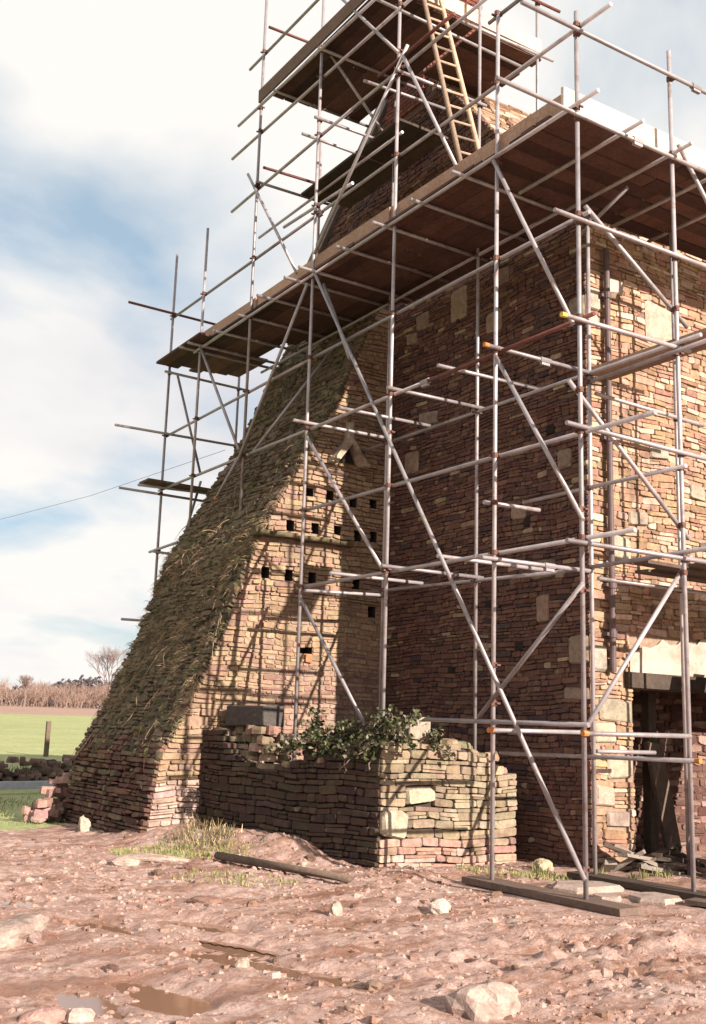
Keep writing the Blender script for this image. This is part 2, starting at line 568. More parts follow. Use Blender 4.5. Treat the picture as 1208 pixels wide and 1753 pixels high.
def ground_z(x, y):
    x = np.asarray(x, float); y = np.asarray(y, float)
    near = np.exp(-np.maximum(0, np.hypot(x-5, y-8)-9)**2/30)
    z = terrain(x, y)
    n = .045*(fbm(x*.55, y*.55, 1, 4)-.5) + .036*(fbm(x*2.3, y*2.3, 2, 4, .6)-.5) + .04*(fbm(x*7, y*7, 3, 4, .65)-.5)
    rid = 1-np.abs(2*fbm(x*3.3+5, y*3.3, 4, 3)-1)
    n = n + .035*(rid-.75) + .046*(fbm(x*19, y*19, 6, 2, .8)-.5)
    lump = fbm(x*11+3, y*11, 12, 2); n = n + .05*np.clip(lump-.60, 0, 1)
    # wheel ruts running away past the wall
    rut = np.sin((x*.94+y*.33)*3.6+1.2*fbm(x*.5, y*.5, 15, 2)*3)
    n = n + .016*rut
    # trodden clods towards the right foreground
    cl = np.exp(-((x-6.2)**2/2.2+(y-5.9)**2/1.6))
    n = n + cl*.085*(np.abs(fbm(x*6.5, y*6.5, 8, 2)-.5)*3-.45) - cl*.06*np.clip(fbm(x*5, y*5, 18, 2)-.58, 0, 1)*4
    n = n*.85
    z = z + n*near + .02*(1-near)*(fbm(x*.8, y*.8, 9, 3)-.5)
    # soil bank along the ruined wall and the mound at its corner
    dd = seg_dist(x, y, BANK0, BANK1)
    z = z + .23*np.exp(-(dd/.75)**2)*(.75+.5*fbm(x*5, y*5, 51, 3)) + .03*np.exp(-((x-6.9)**2/.6+(y-9.7)**2/.4))*(.6+.8*fbm(x*6, y*6, 52, 3)) + .04*np.exp(-((x-8.0)**2/1.2+(y-10.0)**2/.25))
    # flatten where boards and standards stand
    for bx0, bx1, by0, by1 in ((7.2, 7.85, 7.0, 9.3), (8.65, 9.25, 7.2, 9.3)):
        ex = np.maximum(np.maximum(bx0-x, x-bx1), 0); ey = np.maximum(np.maximum(by0-y, y-by1), 0)
        wgt = np.exp(-((ex**2+ey**2)/.10)); z = z*(1-wgt) + (-.005)*wgt
    for (px, py, a, bq, ang, d) in PUDDLES:
        ca, sa = math.cos(R(ang)), math.sin(R(ang))
        u = ((x-px)*ca+(y-py)*sa)/a; v = (-(x-px)*sa+(y-py)*ca)/bq
        e = u*u+v*v+1.3*(fbm(x*3, y*3, 21, 2)-.5)
        wgt = np.exp(-np.maximum(e, 0)**1.5*.9)
        z = z*(1-.8*wgt) - wgt*(d+.012)
    return z


def axis_coords(lo, hi, step, far, grow=1.18):
    a = list(np.arange(lo, hi+1e-6, step)); s = step
    x = a[-1]
    while x < far: s *= grow; x += s; a.append(x)
    s = step; x = a[0]
    while x > -far: s *= grow; x -= s; a.insert(0, x)
    return np.array(a)


gx = axis_coords(1.2, 10.4, .042, 900, 1.16); gy = axis_coords(4.4, 15.4, .042, 900, 1.16)
GX, GY = np.meshgrid(gx, gy); GZ = ground_z(GX, GY)
nx, ny = len(gx), len(gy)
GV = np.stack([GX.ravel(), GY.ravel(), GZ.ravel()], 1)
ii, jj = np.meshgrid(np.arange(nx-1), np.arange(ny-1))
q0 = (jj*nx+ii).ravel()
GF = np.stack([q0, q0+1, q0+1+nx, q0+nx], 1)
fc = GV[GF].mean(1)
rr = np.hypot(fc[:, 0], fc[:, 1])
edge = 16.0+.35*(fc[:, 0]-4.5)+.5*(fbm(fc[:, 0]*1.2, fc[:, 1]*1.2, 31, 3)-.5)*2
is_field = ((fc[:, 1] > edge) & (fc[:, 0] < 9.3) | (rr > 24)) & (rr < 101)
is_plough = rr >= 101


def sheet(name, mask, mat):
    F = GF[mask]; used, inv = np.unique(F.ravel(), return_inverse=True)
    me = bpy.data.meshes.new(name)
    me.vertices.add(len(used)); me.vertices.foreach_set('co', GV[used].ravel())
    F2 = inv.reshape(-1, 4); n = len(F2)
    me.loops.add(n*4); me.loops.foreach_set('vertex_index', F2.ravel().astype(np.int32))
    me.polygons.add(n); me.polygons.foreach_set('loop_start', np.arange(0, n*4, 4, dtype=np.int32))
    me.polygons.foreach_set('loop_total', np.full(n, 4, np.int32))
    me.polygons.foreach_set('use_smooth', np.ones(n, bool))
    me.update(calc_edges=True); me.validate()
    me.materials.append(mat)
    o = put(name, me); o['kind'] = 'structure'; return o


sheet('ground', ~is_field & ~is_plough, M['mud'])
sheet('field', is_field, M['turf'])
sheet('ploughed_field', is_plough, M['plough'])

def gz(x, y):
    i = min(max(int(np.searchsorted(gx, x))-1, 0), nx-2); j = min(max(int(np.searchsorted(gy, y))-1, 0), ny-2)
    tx = (x-gx[i])/(gx[i+1]-gx[i]); ty = (y-gy[j])/(gy[j+1]-gy[j])
    return float((GZ[j, i]*(1-tx)+GZ[j, i+1]*tx)*(1-ty)+(GZ[j+1, i]*(1-tx)+GZ[j+1, i+1]*tx)*ty)


taken = np.zeros(len(GF), bool)
zc = GV[GF][:, :, 2].min(1)
for (px, py, a, bq, ang, d) in PUDDLES:               # water fills each hollow up to its level
    ca, sa = math.cos(R(ang)), math.sin(R(ang))
    u = ((fc[:, 0]-px)*ca+(fc[:, 1]-py)*sa)/a; v = (-(fc[:, 0]-px)*sa+(fc[:, 1]-py)*ca)/bq
    lev = -d*.72
    sel = (u*u+v*v < 3.2) & (zc < lev) & ~taken & ~is_field & ~is_plough
    taken |= sel
    F = GF[sel]
    if len(F) < 4: continue
    used, inv = np.unique(F.ravel(), return_inverse=True)
    V = GV[used].copy(); V[:, 2] = lev
    mb = MB(); mb.add(V, [tuple(q) for q in inv.reshape(-1, 4)])
    o = mb.build('puddle', M['water']); o['kind'] = 'structure'

# ================================================================== the house
AX, RY = 9.5, 9.5          # gable plane x, side wall plane y
YB = 13.87                 # near face of the buttress
house = thing('stone_house', 'tall rubble-stone gable house with brick chimney behind the scaffolding', 'house', (9.5, 9.5, 0))
S_MORT = .016


def mA(u, v, d): return (AX-d, u, v)          # gable, facing -X
def mS(u, v, d): return (u, RY-d, v)          # side wall, facing -Y


def spanA(v):
    lo = RY if v < 8.25 else RY+(v-8.25)/1.105
    hi = 14.0 if v < 6.9 else (17.3 if v < 9.2 else 17.3-(v-9.2)*1.05)
    return (lo, max(hi, lo+.01))


# gable wall
core = MB()
panel(core, lambda u, v, d: mA(u, v, d-S_MORT), spanA, -.3, 12.3, [], True, (.5, .5, .5), [6.9, 8.25, 9.2])
gable = core.build('gable_wall', M['mortar'], house)
A_BLOCKS = [(11.93, 12.32, 7.55, 8.05), (10.99, 11.33, 7.78, 8.02), (11.14, 11.49, 7.15, 7.45), (12.86, 13.2, 7.68, 7.95),
            (13.16, 13.44, 7.5, 7.68), (12.6, 13.07, 6.1, 6.3), (13.06, 13.43, 5.42, 5.75), (9.79, 10.04, 4.88, 5.12),
            (10.65, 10.93, 4.33, 4.5), (9.53, 9.86, 2.38, 2.72), (9.53, 9.8, 6.8, 7.1), (10.1, 10.54, 3.5, 3.75), (10.21, 10.43, 2.95, 3.3),
            (9.53, 9.95, 1.95, 2.1)]
PUTLOG = [(10.1, 10.24, 5.38, 5.5), (10.55, 10.68, 4.22, 4.36), (11.3, 11.45, 3.2, 3.3), (12.1, 12.26, 2.35, 2.44),
          (10.9, 11.1, 1.95, 2.03), (12.4, 12.6, 4.1, 4.18), (10.7, 10.85, 2.6, 2.7)]
r1 = random.Random(11)
stA = courses(r1, spanA, -.1, 12.25, (.036, .082), (.10, .36), .008, PUTLOG, A_BLOCKS)


def palA(r, s):
    z = s[2]
    if r.random() < .04: return pick(r, BUFF, .1)
    if r.random() < .10: return pick(r, [(.075, .05, .055), (.09, .06, .058)])
    return pick(r, RED)


lay(r1, stA, mA, True, palA, (.004, .028), .03, M['stone'], gable, 300,
    lambda s: 1.0 if s[2] < 7.6 and s[0] < 13.85 else (.05 if s[2] < 9 else .3), rough=.75)
for bk in A_BLOCKS:
    V, F = stone_geo(r1, mA, bk, r1.uniform(.024, .034), .03, True, .4)
    mb = MB(); mb.add(V, F, pick(r1, [(.25, .185, .145), (.22, .165, .132), (.28, .21, .165)], .06)); mb.build('dressed_stone', M['stone'], gable)
for h in PUTLOG:
    mb = MB(); mb.box(mA((h[0]+h[1])/2, (h[2]+h[3])/2, .0), (.012, 0, 0), (0, (h[1]-h[0])/2, 0), (0, 0, (h[3]-h[2])/2), jit=.008)
    mb.build('painted_putlog_hole', M['void'], gable)  # thin dark block painted as the shade of a hole, nothing is cut

# side wall with its doorway
DOOR = (10.2, 13.2, -.4, 2.12)


def spanS(v): return (AX+.002, 16.0)


core = MB()
panel(core, lambda u, v, d: mS(u, v, d-S_MORT), spanS, -.3, 8.5, [DOOR], False, (.5, .5, .5))
side = core.build('side_wall', M['mortar_pale'], house)
S_BLOCKS = [(9.84, 10.18, 7.2, 7.42), (10.57, 11.19, 6.72, 7.26), (9.81, 10.21, 3.72, 4.02), (9.62, 10.17, 1.7, 1.97),
            (9.55, 9.9, 1.45, 1.68), (9.55, 9.85, .72, .95), (9.72, 10.12, .48, .66), (10.18, 10.53, 4.2, 4.36), (11.34, 11.62, 4.66, 4.85),
            (9.52, 9.72, 6.9, 7.2), (9.52, 9.75, 2.3, 2.6), (9.75, 10.17, 1.05, 1.3), (10.6, 10.95, 5.1, 5.25)]
PLASTER = (10.15, 13.3, 2.34, 2.78)
r2_ = random.Random(12)
stS = courses(r2_, lambda v: (AX+.02, 13.6), -.1, 8.45, (.042, .105), (.12, .44), .009, [DOOR, (10.02, 13.4, 2.12, 2.33), PLASTER], S_BLOCKS)


def palS(r, s):
    q = r.random()
    c = pick(r, PALE, .1) if q < .22 else (pick(r, PINK) if q < .36 else pick(r, BUFF))
    return (1.14*c[0], .985*c[1], .94*c[2])


lay(r2_, stS, mS, False, palS, (.002, .022), .03, M['stone'], side, 300, lambda s: 1.0 if s[2] < 7.9 else .4, rough=.8)
for bk in S_BLOCKS:
    V, F = stone_geo(r2_, mS, bk, r2_.uniform(.022, .034), .03, False, .38)
    mb = MB(); mb.add(V, F, tuple(.98*x for x in pick(r2_, PALE, .12))); mb.build('dressed_stone', M['stone'], side)
# plaster above the doorway, uneven edge
mb = MB(); n = 26; V = []
for k in range(n+1):
    u = PLASTER[0]+(PLASTER[1]-PLASTER[0])*k/n
    V += [mS(u, PLASTER[2]-.02, .012), mS(u+.02*math.sin(k*2.1), PLASTER[3]+.03*math.sin(k*1.7)+.025*math.sin(k*4.1)+.04*math.sin(k*.6)-(.26*max(0, 1-k/7)), .020)]
mb.add(V, [(2*k, 2*k+2, 2*k+3, 2*k+1) for k in range(n)]); mb.build('plaster_patch', M['plaster'], side)
# lintel, door posts, inner cross wall, floor and back of the passage
mb = MB(); mb.box((11.7, RY+.07, 2.225), (1.62, 0, 0), (0, .13, 0), (0, 0, .10), jit=.012); mb.build('lintel', M['oldwood'], house)
mb = MB(); mb.box((11.02, 10.0, 1.05), (.07, 0, 0), (0, .06, 0), (0, 0, 1.07), jit=.01); mb.build('door_post', M['oldwood'], house)
mb = MB()
mb.box((12.7, 10.85, 1.4), (1.4, 0, 0), (0, .15, 0), (0, 0, 1.5)); mb.build('inner_wall', M['mortar'], house)
inner = house.children[-1]
stI = courses(r2_, lambda v: (11.3, 13.9), 0, 2.5, (.08, .13), (.16, .4), .02)
for s in stI:
    V, F = stone_geo(r2_, lambda u, v, d: (u, 10.7-d, v), s, r2_.uniform(.01, .03), .02, False)
    mb = MB(); mb.add(V, F, pick(r2_, PINK+RED)); mb.build('stone', M['stone'], inner)
mb = MB()   # jamb masonry behind the left edge of the doorway, and the shell that closes the house
mb.box((9.87, 9.87, 1.0), (.325, 0, 0), (0, .33, 0), (0, 0, 1.25))
mb.build('jamb', M['mortar'], house)
mb = MB()
mb.box((12.75, 9.53+.3, 5.4), (3.22, 0, 0), (0, .28, 0), (0, 0, 2.95))           # wall thickness above the door
mb.box((16.2, 13.4, 4.0), (.2, 0, 0), (0, 3.85, 0), (0, 0, 4.4))
mb.box((12.9, 17.1, 4.2), (3.35, 0, 0), (0, .2, 0), (0, 0, 4.6))
mb.box((9.95, 13.5, 5.9), (.4, 0, 0), (0, 3.6, 0), (0, 0, 3.0))
mb.build('wall_core', M['mortar'], house)
# stack mass: sloping shoulders either side of the chimney, 2.4 m deep
mb = MB()
prof = [(9.53, 8.2), (13.06, 12.1), (14.1, 12.1), (17.27, 9.2), (17.27, 7.0), (9.53, 7.0)]
V = [(x, y, z) for x in (AX+.05, 11.9) for (y, z) in prof]; k = len(prof)
mb.add(V, [tuple(range(k)), tuple(range(2*k-1, k-1, -1))]+[(i, i+k, (i+1) % k+k, (i+1) % k) for i in range(k)])
mb.build('stack_core', M['mortar'], house)
shoulder_o = Vector((0, 9.5, 8.22)); sl = Vector((0, 3.6, 3.98)); SLL = sl.length; sl.normalize()
nrm = Vector((0, -sl.z, sl.y))
def mSh(u, v, d): return (u, shoulder_o.y+sl.y*v+nrm.y*d, shoulder_o.z+sl.z*v+nrm.z*d)
stSh = courses(r2_, lambda v: (9.5, 11.92), .05, SLL-.1, (.10, .16), (.16, .45), .015)
mb = MB()
for s in stSh:
    V, F = stone_geo(r2_, mSh, s, r2_.uniform(.02, .06), .05, False)
    mb.add(V, F, palS(r2_, s))
tag(mb.build('shoulder_stone', M['stone'], house), kind='stuff')
# main roof behind the stack, low enough to stay hidden
mb = MB()
mb.add([(11.9, 9.25, 8.35), (16.6, 9.25, 8.35), (16.6, 13.4, 10.2), (11.9, 13.4, 10.2), (11.9, 17.5, 8.4), (16.6, 17.5, 8.4)],
       [(0, 1, 2, 3), (3, 2, 5, 4), (1, 5, 2), (0, 3, 4), (0, 4, 5, 1)])
mb.build('roof', M['slate'], house)
# verge along the left rake
mb = MB(); a = np.array([AX-.05, 17.3, 9.28]); bq = np.array([AX-.05, 14.13, 12.28]); d = (bq-a)/2
nn = np.cross(d/np.linalg.norm(d), (1, 0, 0))
mb.box((a+bq)/2, d, nn*.13, (.035, 0, 0), jit=.01); mb.build('verge_board', M['lead'], house)
mb = MB()
mb.add([(9.5, 17.42, 9.25), (11.9, 17.42, 9.25), (11.9, 14.1, 12.4), (9.5, 14.1, 12.4)], [(0, 1, 2, 3)]); mb.build('stack_slope', M['slate'], house)
# chimney of red brick
chim = MB(); chim.box((10.06, 13.59, 13.1), (.59, 0, 0), (0, .505, 0), (0, 0, 1.6)); ch = chim.build('chimney', M['mortar'], house)
rc = random.Random(5)
mb = MB()
for axis in 'AS':
    v = 11.62; row = 0
    while v < 14.7:
        lo, hi = (13.06, 14.12) if axis == 'A' else (9.5, 10.66)
        u = lo-(.11 if row % 2 else 0)
        while u < hi-.02:
            s = (max(u, lo)+.005, min(u+.225, hi)-.005, v+.005, v+.07)
            if s[1]-s[0] > .03:
                mf = (lambda u, v, d: (9.455-d, u, v)) if axis == 'A' else (lambda u, v, d: (u, 13.07-d, v))
                V, F = stone_geo(rc, mf, s, .02, .02, axis == 'A', .3, False)
                if v < 13.2 and len(ch.children) < 280:
                    o1 = MB(); o1.add(V, F, pick(rc, [(.15, .05, .038), (.125, .042, .032), (.175, .065, .048)])); o1.build('brick', M['brick'], ch)
                else: mb.add(V, F, pick(rc, [(.15, .05, .038), (.125, .042, .032)]))
            u += .225
        v += .075; row += 1
tag(mb.build('brickwork', M['brick'], ch), kind='stuff')
# down pipe on the side wall
mb = MB(); mb.tube([(9.78, RY-.09, 7.75), (9.78, RY-.09, 2.3)], .04, 12)
pipe = mb.build('down_pipe', M['pipe'], house, smooth=False)
for z in (7.1, 5.2, 3.35, 2.75):
    mb = MB(); mb.tube([(9.78, RY-.09, z-.04), (9.78, RY-.09, z+.04)], .055, 12); mb.box((9.78, RY-.04, z), (.09, 0, 0), (0, .05, 0), (0, 0, .02))
    mb.build('collar', M['pipe'], pipe)

# ================================================================== raking buttress
PROF = [(5.72, -.15), (5.76, .2), (5.89, 1.06), (6.31, 1.84), (6.73, 2.83), (7.21, 4.22), (7.66, 5.06), (7.98, 5.66), (8.46, 6.49), (8.66, 6.95), (9.5, 8.91)]
pz = [p[1] for p in PROF]; px_ = [p[0] for p in PROF]
YF = 17.1
butt = thing('raking_buttress', 'massive sloping stone buttress overgrown with moss, pigeon holes in its sunlit side', 'buttress', (6.5, 15, 0))
def mB(u, v, d): return (u, YB-d, v)
def prof_x(z): return float(np.interp(z, pz, px_))
def spanB(v): return (prof_x(v)+.03, AX)
HOLES = []
for (cx, cz) in ((8.07, 4.99), (8.43, 5.0), (8.85, 4.97), (9.22, 5.0), (7.76, 4.46), (8.19, 4.47), (8.58, 4.48), (8.95, 4.45), (9.24, 4.47),
                 (7.38, 3.72), (7.77, 3.72), (8.17, 3.72), (8.95, 3.69), (9.25, 3.3)):
    HOLES.append((cx-.068, cx+.068, cz-.078, cz+.09))
HOLES.append((8.0, 8.22, 2.6, 2.70))
core = MB()
panel(core, lambda u, v, d: mB(u, v, d-S_MORT), lambda v: (prof_x(v)+.04, AX), -.3, 8.85, HOLES, False, (.5, .5, .5), pz)
side_face = core.build('side_face', M['mortar_pale'], butt)
for h in HOLES:
    mb = MB(); recess(mb, lambda u, v, d: mB(u, v, d-S_MORT), h, .26, False, (.1, .1, .1)); mb.build('pigeon_hole', M['dark_earth'], side_face)
r3 = random.Random(13)
LEDGE = (7.12, 8.8, 4.24, 4.33)
B_BLOCKS = [(6.05, 6.6, 1.5, 1.66)]
stB = courses(r3, spanB, 0, 8.8, (.045, .095), (.13, .40), .012, HOLES+[LEDGE], B_BLOCKS)


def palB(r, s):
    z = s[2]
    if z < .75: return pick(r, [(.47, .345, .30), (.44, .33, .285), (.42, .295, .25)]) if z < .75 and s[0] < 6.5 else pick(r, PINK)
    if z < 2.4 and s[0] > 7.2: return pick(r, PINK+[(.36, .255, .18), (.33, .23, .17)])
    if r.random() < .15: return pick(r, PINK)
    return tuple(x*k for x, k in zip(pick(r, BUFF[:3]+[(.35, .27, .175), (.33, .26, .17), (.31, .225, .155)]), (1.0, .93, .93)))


lay(r3, stB, mB, False, palB, lambda s: (-.004, .010) if (s[2] < 3.4 and s[0] > 6.95) else (.008, .036), .03, M['stone'], side_face, 200, lambda s: 1.0 if s[3] < 6.6 else .3, rough=.8)
mb = MB()
for k in range(7):
    u0 = LEDGE[0]+k*.24
    mb.box((u0+.12, YB-.03, 4.285+.004*(k % 3)), (.117, 0, 0), (0, .10, 0), (0, 0, .035), pick(r3, [(.12, .105, .06), (.15, .125, .075)]), jit=.012)
mb.build('string_course', M['stone_moss'], side_face)
# small gabled hood over a niche
mb = MB()
for s in (-1, 1):
    c0 = np.array([8.69, YB-.07, 5.92]); c1 = np.array([8.69+s*.25, YB-.07, 5.57])
    d = (c1-c0)/2; L = np.linalg.norm(d); nn = np.cross(d/L, (0, 1, 0))
    mb.box((c0+c1)/2, d*1.05, (0, .10, 0), nn*.045, (.42, .345, .27), jit=.014)
    mb.box(c1+np.array([s*.03, 0, -.02]), (.06, 0, 0), (0, .10, 0), (0, 0, .035), (.42, .345, .27), jit=.014)
mb.box((8.69, YB-.07, 6.06), (.04, 0, 0), (0, .08, 0), (0, 0, .15), (.42, .345, .27), jit=.014)  # finial raised and paled to stand in for a sunlit sliver of wall
mb.build('gabled_hood', M['stone'], side_face)
mb = MB(); mb.add([mB(8.55, 5.56, .04), mB(8.83, 5.56, .04), mB(8.69, 5.84, .04)], [(0, 1, 2)]); mb.build('painted_niche', M['void'], side_face)  # flat dark triangle paints the shade under the hood
mb = MB(); mb.box((8.14, YB-.02, 2.53), (.05, 0, 0), (0, .03, 0), (0, 0, .06), (.55, .20, .10), jit=.01); mb.build('broken_tile', M['brick'], side_face)

# the raking face, stones laid along the slope
seg = [0.0]
for (a, c) in zip(PROF[:-1], PROF[1:]): seg.append(seg[-1]+math.hypot(c[0]-a[0], c[1]-a[1]))
def slope_at(s):
    x = np.interp(s, seg, px_); z = np.interp(s, seg, pz)
    x2 = np.interp(s+.15, seg, px_); z2 = np.interp(s+.15, seg, pz); x1 = np.interp(s-.15, seg, px_); z1 = np.interp(s-.15, seg, pz)
    t = np.array([x2-x1, z2-z1]); t /= np.linalg.norm(t)+1e-9
    return float(x), float(z), float(t[0]), float(t[1])
def mR(u, v, d):
    x, z, tx, tz = slope_at(v)
    return (x-tz*d, u, z+tx*d)
core = MB(); ss = np.linspace(0, seg[-1], 40)
for a, c in zip(ss[:-1], ss[1:]):
    core.add([mR(YB+.02, a, -.05), mR(YF, a, -.05), mR(YF, c, -.05), mR(YB+.02, c, -.05)], [(0, 3, 2, 1)])
ns = len(ss)
V = [mR(YF, s, -.05) for s in ss]+[(AX+.2, YF, 8.9), (AX+.2, YF, -.2)]
core.add(V, [tuple(range(len(V)))])
rake = core.build('raking_face', M['dark_earth'], butt)
stR = courses(r3, lambda v: (YB-.01, YF+.02), .0, seg[-1]-.1, (.045, .10), (.14, .45), .014)
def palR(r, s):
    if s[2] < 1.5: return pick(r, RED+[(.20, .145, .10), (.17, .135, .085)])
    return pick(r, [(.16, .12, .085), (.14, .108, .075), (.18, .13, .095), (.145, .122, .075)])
lay(r3, stR, mR, True, palR, (.0, .055), .05, M['stone_moss'], rake, 100, lambda s: 1.0 if s[2] < 2.0 else .5, dowarp=False)

# ================================================================== ruined low wall
low = thing('ruined_wall', 'low ruined dry-stone enclosure wall, dark on its long side, sunlit at its right end', 'wall', (7.2, 10.5, 0))
P0 = np.array([7.13, 10.42]); P1 = np.array([6.53, 13.9]); LW = np.linalg.norm(P1-P0); LD = (P1-P0)/LW
LN = np.array([-LD[1], LD[0]])                        # outward, -X side
if LN[0] > 0: LN = -LN
def mF(u, v, d):
    p = P0+LD*u+LN*d; return (p[0], p[1], v)
def mE(u, v, d): return (P0[0]+u, 10.42-d, v)
def topF(u):                                           # broken skyline along the long side
    return float(np.interp(u/LW, [0, .1, .25, .42, .52, .60, .72, .80, .88, 1.0], [1.36, 1.30, 1.22, 1.17, 1.04, 1.00, 1.06, 1.22, 1.42, 1.50]))
def topE(u): return float(np.interp(u, [0, .5, 1.2, 1.6, 1.8, 2.0], [1.38, 1.42, 1.40, 1.28, 1.10, .95]))
TH = .48
lowcore = MB()
n = 24
for (mf, L, top, fl) in ((mF, LW, topF, True), (mE, 1.97, topE, False)):
    for k in range(n):
        a, c = L*k/n, L*(k+1)/n
        q = [mf(a, -.3, -.04), mf(c, -.3, -.04), mf(c, top(c)-.06, -.04), mf(a, top(a)-.06, -.04)]
        bk = [mf(a, -.3, -TH), mf(c, -.3, -TH), mf(c, top(c)-.06, -TH), mf(a, top(a)-.06, -TH)]
        f0 = (0, 1, 2, 3) if not fl else (3, 2, 1, 0)
        lowcore.add(q, [f0]); lowcore.add(bk, [f0[::-1]])
        lowcore.add([q[3], q[2], bk[2], bk[3]], [(0, 1, 2, 3) if not fl else (3, 2, 1, 0)])
lowcore.add([mE(1.97, -.3, -.04), mE(1.97, topE(1.97)-.06, -.04), mE(1.97, topE(1.97)-.06, -TH), mE(1.97, -.3, -TH)], [(0, 3, 2, 1)])
lc = lowcore.build('wall_core', M['dark_earth'], low)
r4 = random.Random(14)
E_BLOCKS = [(.01, .36, .32, .62), (.34, .74, .72, .90)]
stF = [s for s in courses(r4, lambda v: (0.02, LW), .02, 1.55, (.05, .105), (.16, .42), .011) if s[3]+.0 < topF((s[0]+s[1])/2)+.03]
stE = [s for s in courses(r4, lambda v: (0.0, 2.0), -.02, 1.5, (.05, .115), (.15, .46), .009, (), E_BLOCKS) if s[3] < topE((s[0]+s[1])/2)+.03]
def palF(r, s):  # stone colours darkened to put the long side's shade into them
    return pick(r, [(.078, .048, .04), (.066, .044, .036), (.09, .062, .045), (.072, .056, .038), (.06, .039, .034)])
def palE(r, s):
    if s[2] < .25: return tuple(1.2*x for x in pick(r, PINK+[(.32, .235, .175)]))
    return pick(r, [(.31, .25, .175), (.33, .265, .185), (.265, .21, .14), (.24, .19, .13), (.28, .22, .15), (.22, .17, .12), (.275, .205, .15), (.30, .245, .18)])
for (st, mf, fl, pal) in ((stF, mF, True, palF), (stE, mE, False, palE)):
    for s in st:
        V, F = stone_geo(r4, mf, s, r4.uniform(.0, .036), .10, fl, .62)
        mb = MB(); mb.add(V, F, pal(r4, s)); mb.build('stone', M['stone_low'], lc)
for bk in E_BLOCKS:
    V, F = stone_geo(r4, mE, bk, .06, .3, False, .7)
    mb = MB(); mb.add(V, F, (.42, .36, .27)); mb.build('dressed_stone', M['stone_low'], lc)
# cap stones lying flat along the broken top
def flat_stone(r, c, lx, ly, lz, rz, col, tilt=.12):
    n = 7; V = []; top = []; bot = []
    for k in range(n):
        t = 2*math.pi*k/n+r.uniform(-.25, .25); rad = r.uniform(.78, 1.08)
        x, y = lx/2*rad*math.copysign(abs(math.cos(t))**.7, math.cos(t)), ly/2*rad*math.copysign(abs(math.sin(t))**.7, math.sin(t))
        xx, yy = x*math.cos(rz)-y*math.sin(rz), x*math.sin(rz)+y*math.cos(rz)
        dz = (xx*r.uniform(-tilt, tilt)+yy*r.uniform(-tilt, tilt))*.4
        bot.append((c[0]+xx*1.02, c[1]+yy*1.02, c[2]+dz)); top.append((c[0]+xx*.9, c[1]+yy*.9, c[2]+lz*r.uniform(.85, 1.1)+dz))
    mid = [((a[0]+b2[0])/2*1.0+(a[0]-c[0])*.06, (a[1]+b2[1])/2+(a[1]-c[1])*.06, (a[2]+b2[2])/2) for a, b2 in zip(bot, top)]
    F = [tuple(range(n))[::-1], tuple(range(2*n, 3*n))]
    for k in range(n):
        k2 = (k+1) % n
        F.append((k, k2, n+k2, n+k)); F.append((n+k, n+k2, 2*n+k2, 2*n+k))
    return bot+mid+top, F, col
for (mf, L, top, cnt) in ((mF, LW, topF, 34), (mE, 1.95, topE, 22)):
    for k in range(cnt):
        u = L*(k+.5)/cnt+r4.uniform(-.05, .05)
        p = mf(u, top(u)-.06+r4.uniform(-.02, .03), -r4.uniform(.10, .36))
        V, F, col = flat_stone(r4, p, r4.uniform(.2, .42), r4.uniform(.16, .3), r4.uniform(.05, .10), r4.uniform(0, 3), pick(r4, BUFF+[(.25, .215, .145), (.28, .21, .17)]), .25)
        mb = MB(); mb.add(V, F, col); mb.build('cap_stone', M['stone_low'], lc)

# dressed blocks left on top of the wall
def block(name, label, c, ax, ay, az, col, mat, group=None):
    mb = MB(); mb.box((0, 0, 0), ax, ay, az, col, jit=.014)
    # rounded arrises: a second, slightly smaller and longer box would overlap, so bevel by a modifier
    o = mb.build(name, mat, None, loc=(0, 0, 0)); o.location = c
    bv = o.modifiers.new('arris', 'BEVEL'); bv.width = .018; bv.segments = 2
    return tag(o, label, 'stone', group)
p = mF(2.86, 0, -.34)
block('stone_trough', 'long dark stone trough lying on the broken wall below the pigeon holes', (p[0]+.02, p[1], 1.67), (LD[0]*.43, LD[1]*.43, 0), (-LN[0]*.17, -LN[1]*.17, 0), (0, 0, .14), (.085, .075, .07), M['stone'])
for k in range(34):                                     # rubble heaped inside the wall, carrying the trough
    lay_ = k//9; p = mF(2.25+1.25*((k % 9)+.5)/9+r4.uniform(-.06, .06), 1.08+.115*lay_+r4.uniform(-.01, .02), -r4.uniform(.2, .5))
    V, F, col = flat_stone(r4, p, r4.uniform(.2, .36), r4.uniform(.16, .28), r4.uniform(.09, .13), r4.uniform(0, 3), pick(r4, BUFF+PINK), .2)
    mb = MB(); mb.add(V, F, col); mb.build('cap_stone', M['stone_low'], lc)
p = (7.62, 10.72, 0)
block('stone_block', 'squared grey block half hidden by ivy on the wall corner', (p[0]+.05, p[1], 1.56), (.17, .02, 0), (-.03, .26, 0), (0, 0, .13), (.32, .275, .22), M['stone'])

# ================================================================== scaffold
TR = .0242
scaf = thing('tube_scaffold', 'steel tube scaffolding with timber board platforms wrapped around the stone gable', 'scaffold', (7.51, 7.61, 0))


def tube_obj(name, a, bq, mat, parent, n=10):
    mb = MB(); mb.tube([a, bq], TR, n); o = mb.build(name, mat, parent)
    me = o.data; sm = [len(p.vertices) == 4 for p in me.polygons]; me.polygons.foreach_set('use_smooth', sm)
    return o


